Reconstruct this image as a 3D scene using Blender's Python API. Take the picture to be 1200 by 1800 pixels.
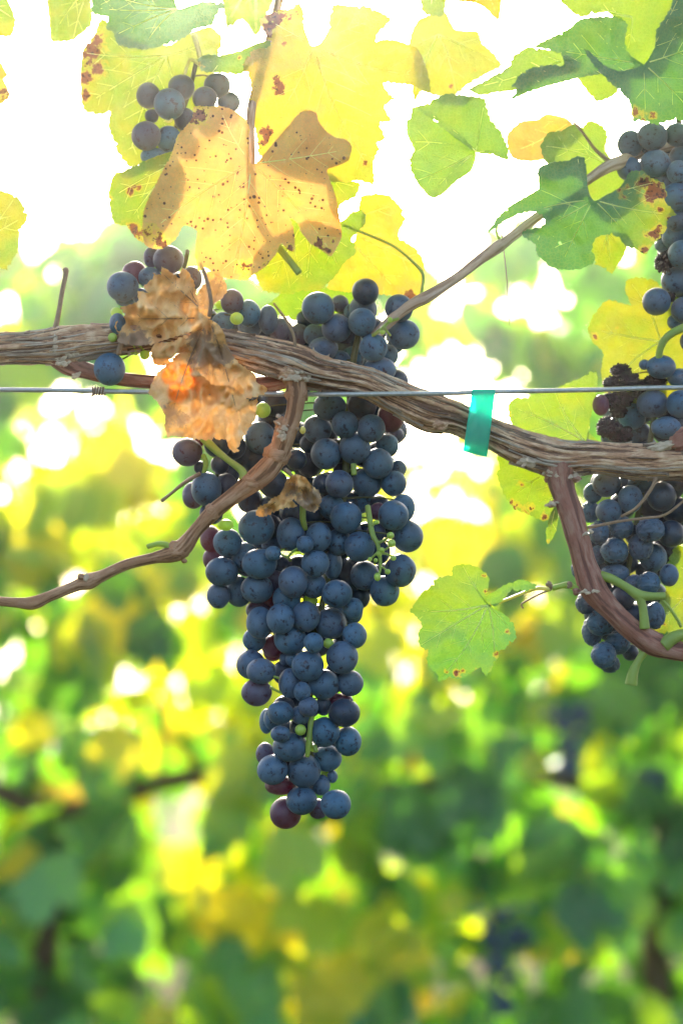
import bpy, math, random
import numpy as np
from mathutils import Vector, noise
from mathutils.geometry import delaunay_2d_cdt
rng = random.Random(7)
for o in list(bpy.data.objects): bpy.data.objects.remove(o)
SC = bpy.context.scene; COL = SC.collection

# ------------------------------------------------------------ camera, sky, sun
S = 0.0003                                   # metres per photo pixel at 1 m
PITCH = math.radians(5.0)
CAM = Vector((0, 0, 1.05))
FWD = Vector((0, math.cos(PITCH), math.sin(PITCH))); UP = Vector((0, -math.sin(PITCH), math.cos(PITCH)))
cd = bpy.data.cameras.new('camera'); cam = bpy.data.objects.new('camera', cd); COL.objects.link(cam)
cam.location = CAM; cam.rotation_euler = (math.radians(90) + PITCH, 0, 0)
cd.sensor_fit = 'VERTICAL'; cd.sensor_height = 36; cd.lens = 36 / (1800 * S)
cd.clip_start = 0.05; cd.clip_end = 3000
cd.dof.use_dof = True; cd.dof.focus_distance = 1.0; cd.dof.aperture_fstop = 4.2; cd.dof.aperture_blades = 8
SC.camera = cam
SUN_EL, SUN_AZ = math.radians(22.5), math.radians(-3)
w = bpy.data.worlds.new('World'); SC.world = w; w.use_nodes = True
nt = w.node_tree; nt.nodes.clear()
sky = nt.nodes.new('ShaderNodeTexSky'); sky.sky_type = 'NISHITA'; sky.sun_disc = False
sky.sun_elevation = SUN_EL; sky.sun_rotation = SUN_AZ; sky.dust_density = 5.0; sky.air_density = 1.0; sky.ozone_density = 1.0
bg = nt.nodes.new('ShaderNodeBackground'); bg.inputs[1].default_value = 0.15
wo = nt.nodes.new('ShaderNodeOutputWorld')
nt.links.new(sky.outputs[0], bg.inputs[0]); nt.links.new(bg.outputs[0], wo.inputs[0])
sd = bpy.data.lights.new('sun', 'SUN'); sd.energy = 3.2; sd.angle = math.radians(0.53); sd.color = (1, 0.93, 0.82)
so = bpy.data.objects.new('sun', sd); COL.objects.link(so)
sv = Vector((math.sin(SUN_AZ) * math.cos(SUN_EL), math.cos(SUN_AZ) * math.cos(SUN_EL), math.sin(SUN_EL)))
so.rotation_euler = sv.to_track_quat('Z', 'Y').to_euler(); so.location = (0, 3, 6)
SC.view_settings.view_transform = 'Standard'; SC.view_settings.look = 'None'
SC.view_settings.gamma = 1; SC.view_settings.use_curve_mapping = False
SC.view_settings.exposure = 2.1
SC.cycles.max_bounces = 10; SC.cycles.transmission_bounces = 6; SC.cycles.diffuse_bounces = 6
SC.cycles.sample_clamp_indirect = 8
try: SC.cycles.use_denoising = True
except Exception: pass

def P(px, py, D=0.0):
    d = 1 + D * S
    return CAM + Vector(((px - 600) * S * d, 0, 0)) + UP * ((900 - py) * S * d) + FWD * d
def sc(D): return S * (1 + D * S)

# ------------------------------------------------------------ material helpers
class NT:
    def __init__(s, name):
        s.m = bpy.data.materials.new(name); s.m.use_nodes = True; s.t = s.m.node_tree; s.t.nodes.clear()
        s.out = s.t.nodes.new('ShaderNodeOutputMaterial')
    def n(s, kind, **kw):
        x = s.t.nodes.new('ShaderNode' + kind)
        for k, v in kw.items():
            if k.startswith('i_'):
                key = k[2:]
                key = int(key) if key.isdigit() else key.replace('_', ' ')
                if isinstance(v, bpy.types.NodeSocket): s.t.links.new(v, x.inputs[key])
                else: x.inputs[key].default_value = v
            else: setattr(x, k, v)
        return x
    def math(s, op, a, b=0.0, c=None, clamp=False):
        x = s.t.nodes.new('ShaderNodeMath'); x.operation = op; x.use_clamp = clamp
        for i, v in enumerate((a, b) if c is None else (a, b, c)):
            if isinstance(v, bpy.types.NodeSocket): s.t.links.new(v, x.inputs[i])
            else: x.inputs[i].default_value = v
        return x.outputs[0]
    def mix(s, f, a, b, blend='MIX'):
        x = s.t.nodes.new('ShaderNodeMix'); x.data_type = 'RGBA'; x.blend_type = blend
        for i, v in ((0, f), (6, a), (7, b)):
            if isinstance(v, bpy.types.NodeSocket): s.t.links.new(v, x.inputs[i])
            else: x.inputs[i].default_value = (*v, 1) if isinstance(v, tuple) and len(v) == 3 else v
        return x.outputs[2]
    def ss(s, v, lo, hi):
        x = s.t.nodes.new('ShaderNodeMapRange'); x.interpolation_type = 'SMOOTHSTEP'
        s.t.links.new(v, x.inputs[0]); x.inputs[1].default_value = lo; x.inputs[2].default_value = hi
        return x.outputs[0]
    def noise(s, vec, scale, detail=3, rough=0.5, w=None):
        x = s.t.nodes.new('ShaderNodeTexNoise'); x.inputs['Scale'].default_value = scale
        x.inputs['Detail'].default_value = detail; x.inputs['Roughness'].default_value = rough
        if vec is not None: s.t.links.new(vec, x.inputs['Vector'])
        return x.outputs[0]
    def ramp(s, fac, stops):
        x = s.t.nodes.new('ShaderNodeValToRGB'); cr = x.color_ramp
        while len(cr.elements) > 1: cr.elements.remove(cr.elements[-1])
        cr.elements[0].position = stops[0][0]; cr.elements[0].color = (*stops[0][1], 1)
        for p, c in stops[1:]:
            e = cr.elements.new(p); e.color = (*c, 1)
        s.t.links.new(fac, x.inputs[0]); return x.outputs[0]
    def attr(s, name, out='Fac'):
        x = s.t.nodes.new('ShaderNodeAttribute'); x.attribute_name = name; return x.outputs[out]
    def coords(s, jitter=20):
        tc = s.t.nodes.new('ShaderNodeTexCoord'); oi = s.t.nodes.new('ShaderNodeObjectInfo')
        a = s.t.nodes.new('ShaderNodeVectorMath'); a.operation = 'ADD'
        cmb = s.t.nodes.new('ShaderNodeCombineXYZ')
        r = s.math('MULTIPLY', oi.outputs['Random'], jitter)
        for i in range(3): s.t.links.new(r, cmb.inputs[i])
        s.t.links.new(tc.outputs['Object'], a.inputs[0]); s.t.links.new(cmb.outputs[0], a.inputs[1])
        s.rand = oi.outputs['Random']; s.ocol = oi.outputs['Color']; return a.outputs[0]
    def bump(s, h, strength, dist):
        x = s.t.nodes.new('ShaderNodeBump'); x.inputs['Strength'].default_value = strength
        x.inputs['Distance'].default_value = dist; s.t.links.new(h, x.inputs['Height']); return x.outputs[0]
    def done(s, sh): s.t.links.new(sh, s.out.inputs[0]); return s.m

def leaf_material():
    t = NT('leaf_blade'); c = t.coords(3)
    sep = t.n('SeparateColor', i_0=t.ocol)
    age0 = t.math('MULTIPLY', t.attr('age'), sep.outputs[0])
    n1 = t.noise(c, 70, 3); n2 = t.noise(c, 420, 3)
    age = t.math('ADD', age0, t.math('MULTIPLY', t.math('SUBTRACT', n1, 0.5), 0.22))
    refl = t.ramp(age, [(0, (0.035, 0.12, 0.05)), (.3, (0.08, 0.21, 0.11)), (.5, (0.12, 0.26, 0.05)), (.65, (0.33, 0.36, 0.05)),
                        (.75, (0.74, 0.47, 0.13)), (.88, (0.5, 0.24, 0.07)), (1, (0.36, 0.19, 0.10))])
    tran = t.ramp(age, [(0, (0.015, 0.06, 0.005)), (.3, (0.12, 0.30, 0.006)), (.5, (0.27, 0.37, 0.003)), (.65, (0.52, 0.38, 0.004)),
                        (.75, (0.30, 0.15, 0.025)), (.88, (0.28, 0.09, 0.015)), (1, (0.14, 0.05, 0.015))])
    # small vein network
    vo = t.n('TexVoronoi', feature='DISTANCE_TO_EDGE', i_Scale=520.0, i_Vector=c)
    net = t.ss(vo.outputs['Distance'], 0.0, 0.16)
    refl = t.mix(t.math('MULTIPLY', t.math('SUBTRACT', 1.0, net), 0.25), refl, (0.3, 0.36, 0.12))
    # brown dead tissue: soft mask + noise breakup, plus fine specks
    bm = t.math('ADD', t.attr('brown'), t.math('MULTIPLY', t.math('SUBTRACT', t.noise(c, 210, 5, .65), 0.5), 2.4))
    bmask = t.ss(bm, 0.60, 0.72)
    halo = t.math('MULTIPLY', t.ss(bm, 0.25, 0.62), t.ss(t.attr('brown'), .05, .25))
    refl = t.mix(t.math('MULTIPLY', halo, .75), refl, (0.50, 0.42, 0.08)); tran = t.mix(t.math('MULTIPLY', halo, .75), tran, (0.50, 0.36, 0.01))
    sp = t.n('TexVoronoi', feature='F1', i_Scale=330.0, i_Vector=c)
    sr = t.math('MULTIPLY', t.attr('spot'), t.math('SUBTRACT', t.noise(c, 110, 2), 0.28))
    spots = t.math('LESS_THAN', sp.outputs['Distance'], sr)
    bcol = t.mix(n2, (0.34, 0.13, 0.05), (0.20, 0.09, 0.05))
    bcol = t.mix(t.ss(t.noise(c, 500, 2), .55, .62), bcol, (0.05, 0.03, 0.03))
    refl = t.mix(bmask, refl, bcol); refl = t.mix(spots, refl, (0.09, 0.04, 0.025))
    tran = t.mix(bmask, tran, (0.10, 0.03, 0.006)); tran = t.mix(spots, tran, (0.05, 0.015, 0.0))
    refl = t.mix(t.math('MULTIPLY', n2, 0.35), refl, (0.02, 0.02, 0.01))
    h = t.math('ADD', t.math('MULTIPLY', net, 0.5), t.math('MULTIPLY', n2, 0.7))
    b = t.bump(h, 0.45, 0.0004)
    p = t.n('BsdfPrincipled', i_Base_Color=refl, i_Roughness=0.5, i_Normal=b)
    p.inputs['Specular IOR Level'].default_value = 0.2
    thin = t.n('VectorMath', operation='SCALE', i_0=tran, i_Scale=sep.outputs[1])   # backlit brightness put into the colour: transmission gain in the object colour's green channel
    tr = t.n('BsdfTranslucent', i_Color=thin.outputs[0], i_Normal=b)
    a = t.n('AddShader', i_0=p.outputs[0], i_1=tr.outputs[0])
    return t.done(a.outputs[0])
def vein_material():
    t = NT('leaf_vein'); c = t.coords(1)
    p = t.n('BsdfPrincipled', i_Base_Color=(0.55, 0.60, 0.26, 1), i_Roughness=0.6)
    tr = t.n('BsdfTranslucent', i_Color=(0.40, 0.40, 0.08, 1))
    a = t.n('AddShader', i_0=p.outputs[0], i_1=tr.outputs[0]); return t.done(a.outputs[0])
def dry_material():
    t = NT('dry_leaf'); c = t.coords(3)
    n1 = t.noise(c, 60, 4, .6); n2 = t.noise(c, 300, 4, .6)
    col = t.ramp(n1, [(0.3, (0.50, 0.28, 0.11)), (0.5, (0.70, 0.44, 0.18)), (0.68, (0.80, 0.58, 0.30))])
    col = t.mix(t.math('MULTIPLY', t.ss(n2, .5, .8), 0.35), col, (0.42, 0.24, 0.13))
    bm = t.math('ADD', t.attr('brown'), t.math('MULTIPLY', t.math('SUBTRACT', n2, 0.5), 1.2))
    col = t.mix(t.math('MULTIPLY', t.ss(bm, .4, .7), 0.8), col, (0.19, 0.14, 0.11))
    dm = t.math('ADD', t.attr('spot'), t.math('MULTIPLY', t.math('SUBTRACT', t.noise(c, 200, 4, .7), 0.5), 1.3))
    dk = t.ss(dm, .72, .8)
    col = t.mix(dk, col, (0.05, 0.035, 0.03))
    om = t.ss(t.attr('orange'), .3, .7)
    col = t.mix(om, col, (0.55, 0.18, 0.03))
    tcol = t.mix(om, (0.09, 0.048, 0.014), (0.22, 0.07, 0.006)); tcol = t.mix(dk, tcol, (0.02, .01, .005))
    b = t.bump(n2, 0.7, 0.0008)
    p = t.n('BsdfPrincipled', i_Base_Color=col, i_Roughness=0.7, i_Normal=b)
    p.inputs['Specular IOR Level'].default_value = 0.25
    tr = t.n('BsdfTranslucent', i_Color=tcol, i_Normal=b)
    a = t.n('AddShader', i_0=p.outputs[0], i_1=tr.outputs[0]); return t.done(a.outputs[0])
def grape_material():
    t = NT('grape_skin'); c = t.coords(30)     # object coords run -1..1 on the unit grape
    n1 = t.noise(c, 1.1, 3, .55); n2 = t.noise(c, 2.3, 5, .7); n3 = t.noise(c, 12, 3, .6)
    rub = t.ss(n2, .55, .64)
    fac = t.math('SUBTRACT', t.math('ADD', 0.25, t.math('MULTIPLY', n1, 1.2)), t.math('MULTIPLY', rub, 0.8))
    fac = t.math('ADD', fac, t.math('MULTIPLY', t.math('SUBTRACT', n3, .5), 0.35), clamp=True)
    sep = t.n('SeparateColor', i_0=t.ocol)      # r: bloom amount, cut to paint shade on inner berries, g: redness
    fac = t.math('MULTIPLY', fac, sep.outputs[0])
    skin = t.mix(sep.outputs[1], (0.012, 0.010, 0.022), (0.045, 0.008, 0.016))
    bloom = t.mix(sep.outputs[1], (0.055, 0.150, 0.245), (0.11, 0.07, 0.115))
    bloom = t.mix(t.rand, bloom, t.mix(0.35, bloom, (0.13, 0.15, 0.21)))
    col = t.mix(fac, skin, bloom)
    scab = t.math('GREATER_THAN', t.noise(c, 5, 5, .7), 0.69)
    col = t.mix(t.math('MULTIPLY', scab, 0.75), col, (0.02, 0.018, 0.022))
    pole = t.attr('pole')
    col = t.mix(t.math('MULTIPLY', t.ss(pole, 0.990, 0.997), .6), col, (0.02, 0.016, 0.014))
    rough = t.math('ADD', 0.38, t.math('MULTIPLY', fac, 0.25))
    b = t.bump(t.math('ADD', t.math('MULTIPLY', n3, .4), t.math('MULTIPLY', rub, -.4)), 0.5, 0.00025)
    p = t.n('BsdfPrincipled', i_Base_Color=col, i_Roughness=rough, i_Normal=b)
    p.inputs['Specular IOR Level'].default_value = 0.45
    p.inputs['Sheen Weight'].default_value = 0.08; p.inputs['Sheen Roughness'].default_value = 0.4
    p.inputs['Sheen Tint'].default_value = (0.8, 0.9, 1, 1)
    tr = t.n('BsdfTranslucent'); t.t.links.new(t.mix(sep.outputs[1], (0, 0, 0), (0.10, 0.006, 0.014)), tr.inputs[0])
    a = t.n('AddShader', i_0=p.outputs[0], i_1=tr.outputs[0]); return t.done(a.outputs[0])
def simple(name, col, rough=0.6, trans=None, var=0.25, scale=200, spec=0.4, metal=0.0, bump=0.3, bd=0.0004):
    t = NT(name); c = t.coords(2); n1 = t.noise(c, scale, 4, .6)
    cc = t.mix(n1, tuple(x * (1 - var) for x in col), tuple(min(1, x * (1 + var)) for x in col))
    b = t.bump(n1, bump, bd)
    p = t.n('BsdfPrincipled', i_Base_Color=cc, i_Roughness=rough, i_Metallic=metal, i_Normal=b)
    p.inputs['Specular IOR Level'].default_value = spec
    if trans is None: return t.done(p.outputs[0])
    tr = t.n('BsdfTranslucent', i_Color=(*trans, 1))
    a = t.n('AddShader', i_0=p.outputs[0], i_1=tr.outputs[0]); return t.done(a.outputs[0])
def bark_material(name, crev, mid, top, fib=1.0):
    t = NT(name); c = t.attr('bk', 'Vector')
    mp = t.n('Mapping', i_Vector=c); mp.inputs['Scale'].default_value = (0.12, 1, 1)
    n1 = t.noise(mp.outputs[0], 0.35 * fib, 5, .65); n2 = t.noise(mp.outputs[0], 1.1 * fib, 3, .6); n0 = t.noise(c, 0.03, 2)
    r = t.math('ADD', t.attr('ridge'), t.math('MULTIPLY', t.math('SUBTRACT', n1, .5), 1.5))
    col = t.mix(t.ss(r, .25, .5), crev, mid); col = t.mix(t.math('MULTIPLY', t.ss(r, .5, .72), t.ss(n0, .35, .6)), col, top)
    col = t.mix(t.math('MULTIPLY', t.ss(n2, .5, .75), .55), col, crev)
    b = t.bump(t.math('ADD', n1, t.math('MULTIPLY', n2, .6)), 0.8, 0.0007)
    p = t.n('BsdfPrincipled', i_Base_Color=col, i_Roughness=0.78, i_Normal=b)
    p.inputs['Specular IOR Level'].default_value = 0.25
    return t.done(p.outputs[0])

M = {}
M['leaf'] = leaf_material(); M['vein'] = vein_material(); M['dry'] = dry_material(); M['grape'] = grape_material()
M['bark'] = bark_material('old_bark', (0.18, 0.095, 0.06), (0.50, 0.28, 0.16), (0.72, 0.52, 0.34), 1.3)
M['strip'] = bark_material('bark_fibre', (0.16, 0.10, 0.07), (0.38, 0.28, 0.20), (0.55, 0.47, 0.38), 1.4)
M['spur'] = bark_material('spur_bark', (0.17, 0.085, 0.045), (0.36, 0.19, 0.10), (0.46, 0.28, 0.17), 0.5)
M['cane'] = bark_material('paled_cane_bark', (0.30, 0.20, 0.14), (0.48, 0.35, 0.26), (0.56, 0.44, 0.35), 0.4)  # grey brown canes, their colour also paled for the veil over the upper leaves
M['spur_red'] = bark_material('red_spur_bark', (0.15, 0.065, 0.05), (0.30, 0.13, 0.09), (0.38, 0.21, 0.155), 0.5)
M['collar'] = simple('flaky_collar', (0.50, 0.40, 0.29), 0.85, var=0.5, scale=260, bump=1, bd=0.0015)
M['greenstem'] = simple('green_stem', (0.22, 0.30, 0.06), 0.5, trans=(0.10, 0.14, 0.01), var=0.4, scale=120)
M['rachis'] = simple('stalk_skin', (0.09, 0.09, 0.035), 0.6, var=0.4, scale=120)
M['unripe'] = simple('unripe_skin', (0.30, 0.40, 0.08), 0.35, trans=(0.22, 0.30, 0.02), var=0.2, scale=3)
M['twig'] = simple('dry_twig', (0.26, 0.17, 0.10), 0.7, var=0.4, scale=300)
M['petiole'] = simple('yellow_petiole', (0.42, 0.42, 0.12), 0.5, trans=(0.2, 0.18, 0.03), scale=150)
M['shrivel'] = simple('shrivelled_skin', (0.016, 0.007, 0.011), 0.2, trans=(0.004, 0.0, 0.001), var=0.6, scale=4, spec=0.4, bump=.4, bd=.0006)
M['wire'] = simple('galvanised_wire', (0.42, 0.43, 0.42), 0.42, metal=0.55, scale=500, var=0.35)
M['rust'] = simple('rusty_wire', (0.16, 0.11, 0.08), 0.6, metal=0.3)
M['bgbark'] = simple('background_bark', (0.13, 0.08, 0.05), 0.9, var=0.5, scale=40, bump=1, bd=.01)
M['post'] = simple('post_wood', (0.11, 0.075, 0.055), 0.85, var=0.4, scale=30, bump=.6, bd=.004)
def tape_material():
    t = NT('teal_tape'); c = t.coords(1)
    n1 = t.noise(c, 300, 3, .6)
    p = t.n('BsdfPrincipled', i_Base_Color=(0.01, 0.33, 0.27, 1), i_Roughness=0.28)
    tr = t.n('BsdfTranslucent', i_Color=(0.01, 0.42, 0.36, 1)); tp = t.n('BsdfTransparent', i_Color=(0.25, 0.85, 0.75, 1))
    b = t.bump(n1, .3, .0005); t.t.links.new(b, p.inputs['Normal'])
    a = t.n('AddShader', i_0=p.outputs[0], i_1=tr.outputs[0])
    mx = t.n('MixShader', i_0=0.4, i_1=a.outputs[0], i_2=tp.outputs[0]); return t.done(mx.outputs[0])
M['tape'] = tape_material()
def ground_material():
    t = NT('vineyard_ground'); c = t.n('TexCoord').outputs['Object']
    n = t.noise(c, 1.3, 6, .65); n2 = t.noise(c, 18, 4, .7)
    col = t.mix(t.ss(n, .42, .58), (0.11, 0.09, 0.05), (0.05, 0.085, 0.02)); col = t.mix(t.math('MULTIPLY', n2, .5), col, (0.05, 0.05, 0.02))
    p = t.n('BsdfPrincipled', i_Base_Color=col, i_Roughness=0.95, i_Normal=t.bump(n2, 1, .05)); p.inputs['Specular IOR Level'].default_value = 0.02; return t.done(p.outputs[0])
M['ground'] = ground_material()

# ------------------------------------------------------------ object helpers
def empty(name, loc, label, cat, group=None):
    o = bpy.data.objects.new(name, None); o.empty_display_size = 0.05; COL.objects.link(o); o.location = loc
    o['label'] = label; o['category'] = cat
    if group: o['group'] = group
    return o
ORG = {}
def origin(o):
    v = Vector(o.location)
    while o.parent: o = o.parent; v = v + Vector(o.location)
    return v
def link(name, me, loc, parent=None, label=None, cat=None, group=None, kind=None, scale=None, rot=None, color=None):
    o = bpy.data.objects.new(name, me); COL.objects.link(o)
    loc = Vector(loc)
    if parent: o.parent = parent; loc = loc - origin(parent)
    o.location = loc
    if scale: o.scale = scale
    if rot is not None: o.rotation_euler = rot
    if color: o.color = color
    if label: o['label'] = label
    if cat: o['category'] = cat
    if group: o['group'] = group
    if kind: o['kind'] = kind
    return o
def mesh(name, vs, fs, mat, attrs=None, smooth=True):
    me = bpy.data.meshes.new(name); me.from_pydata([tuple(v) for v in vs], [], fs)
    if smooth: me.shade_smooth()
    if mat: me.materials.append(mat)
    for k, arr in (attrs or {}).items():
        arr = np.asarray(arr, dtype=np.float32)
        if arr.ndim == 2: a = me.attributes.new(k, 'FLOAT_VECTOR', 'POINT'); a.data.foreach_set('vector', arr.ravel())
        else: a = me.attributes.new(k, 'FLOAT', 'POINT'); a.data.foreach_set('value', arr)
    return me
class MB:
    def __init__(s): s.v = []; s.f = []; s.at = {}
    def add(s, vs, fs, **at):
        n = len(s.v); s.v += list(vs); s.f += [tuple(i + n for i in f) for f in fs]
        for k, a in at.items(): s.at.setdefault(k, []).extend(list(a))
    def build(s, name, mat, loc, parent=None, **kw):
        loc = Vector(loc); me = mesh(name, [Vector(v) - loc for v in s.v], s.f, mat, s.at)
        return link(name, me, loc, parent, **kw)

def resample(pts, step):
    """pts: (x,y,D,r) photo-plane control points -> smooth dense list"""
    pts = [tuple(p) for p in pts]
    ext = [tuple(2 * a - b for a, b in zip(pts[0], pts[1]))] + pts + [tuple(2 * a - b for a, b in zip(pts[-1], pts[-2]))]
    out = []
    for i in range(1, len(ext) - 2):
        p0, p1, p2, p3 = (np.array(q, float) for q in ext[i - 1:i + 3])
        L = np.linalg.norm((p2 - p1)[:3]); n = max(1, int(round(L / step)))
        for k in range(n):
            t = k / n
            out.append(0.5 * ((2 * p1) + (-p0 + p2) * t + (2 * p0 - 5 * p1 + 4 * p2 - p3) * t * t + (-p0 + 3 * p1 - 3 * p2 + p3) * t ** 3))
    out.append(np.array(pts[-1], float)); return out
def tube(pts, step=6, seg=10, rad=None, world=False, cap=True, seed=0):
    """returns verts, faces, attrs.  rad(len, theta, r) -> (r', ridge)"""
    q = resample(pts, step); vs = []; bk = []; rg = []; L = 0.0
    cen = [Vector(a[:3]) if world else P(a[0], a[1], a[2]) for a in q]
    up = None; n = len(q); rings = []
    for i, a in enumerate(q):
        tg = (cen[min(i + 1, n - 1)] - cen[max(i - 1, 0)]).normalized()
        if up is None:
            up = tg.orthogonal().normalized()
            if abs(tg.y) < .9: up = (Vector((0, -1, 0)) - tg * tg.dot(Vector((0, -1, 0)))).normalized()
        up = (up - tg * up.dot(tg)).normalized(); side = tg.cross(up)
        if i: L += (cen[i] - cen[i - 1]).length / S
        r = max(a[3], 1e-4 if world else 0.05); k = 1 if world else sc(a[2])
        for j in range(seg):
            th = 2 * math.pi * j / seg
            rr, g = (r, .5) if rad is None else rad(L, th, r)
            vs.append(cen[i] + (up * math.cos(th) + side * math.sin(th)) * rr * k)
            bk.append((L + seed * 999, r * math.cos(th), r * math.sin(th))); rg.append(g)
    fs = []
    for i in range(n - 1):
        for j in range(seg):
            j2 = (j + 1) % seg; fs.append((i * seg + j, i * seg + j2, (i + 1) * seg + j2, (i + 1) * seg + j))
    if cap:
        for i, rev in ((0, 1), (n - 1, 0)):
            c = len(vs); vs.append(cen[i] + (cen[i] - cen[i + (1 if rev else -1)]) * 0.25); bk.append((q and L + seed * 999, 0, 0)); rg.append(.4)
            for j in range(seg):
                f = (i * seg + j, i * seg + (j + 1) % seg, c); fs.append(f if rev == 0 else f[::-1])
    return vs, fs, dict(bk=bk, ridge=rg)
def tube_obj(name, pts, mat, parent, step=6, seg=10, rad=None, seed=0, **kw):
    v, f, at = tube(pts, step, seg, rad, seed=seed)
    mb = MB(); mb.add(v, f, **at)
    return mb.build(name, mat, P(*pts[0][:3]), parent, **kw)

# ------------------------------------------------------------ leaves traced with their own depth
def zp(ox, oy, k, pts): return [(ox + x / k, oy + y / k) for x, y in pts]
def inside(poly, x, y):
    c = False; j = len(poly) - 1
    for i in range(len(poly)):
        xi, yi = poly[i]; xj, yj = poly[j]
        if (yi > y) != (yj > y) and x < (xj - xi) * (y - yi) / (yj - yi) + xi: c = not c
        j = i
    return c
def segdist(X, Y, a, b):
    ax, ay = a; bx, by = b; dx, dy = bx - ax, by - ay; L = dx * dx + dy * dy + 1e-9
    t = np.clip(((X - ax) * dx + (Y - ay) * dy) / L, 0, 1)
    return np.hypot(X - ax - t * dx, Y - ay - t * dy)
def outline(poly, tooth, amp, cen, r):
    # round the traced corners, then cut teeth
    pts = []
    n = len(poly)
    for i in range(n):
        p0, p1, p2, p3 = (np.array(poly[(i + k) % n], float) for k in (-1, 0, 1, 2))
        L = np.linalg.norm(p2 - p1); m = max(1, int(L / (tooth * .36)))
        for k in range(m):
            t = k / m
            cr = 0.5 * ((2 * p1) + (-p0 + p2) * t + (2 * p0 - 5 * p1 + 4 * p2 - p3) * t * t + (-p0 + 3 * p1 - 3 * p2 + p3) * t ** 3)
            pts.append(cr * .6 + (p1 + (p2 - p1) * t) * .4)
    area = sum(pts[i][0] * pts[(i + 1) % len(pts)][1] - pts[(i + 1) % len(pts)][0] * pts[i][1] for i in range(len(pts)))
    sg = 1 if area > 0 else -1
    out = []; m = len(pts); k = 0; jit = 1.0
    for i in range(m):
        t = pts[(i + 1) % m] - pts[i - 1]; L = np.linalg.norm(t) + 1e-9; nrm = np.array((t[1], -t[0])) / L * sg
        dc = math.hypot(pts[i][0] - cen[0], pts[i][1] - cen[1]); a = amp * min(1, max(0, (dc - 14) / 40))
        if k <= 0: k = r.choice((2, 3, 3, 4)); jit = r.uniform(.35, 1.6); k0 = k
        q = k / k0; k -= 1; d_ = (1.1 * q - .6) * jit * (1 + .5 * noise.noise(Vector((pts[i][0] / 30, pts[i][1] / 30, 7))))
        if r.random() < .04: d_ -= 1.2
        out.append(tuple(pts[i] + nrm * a * 1.25 * d_))
    return out
LEAFN = [0]
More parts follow.
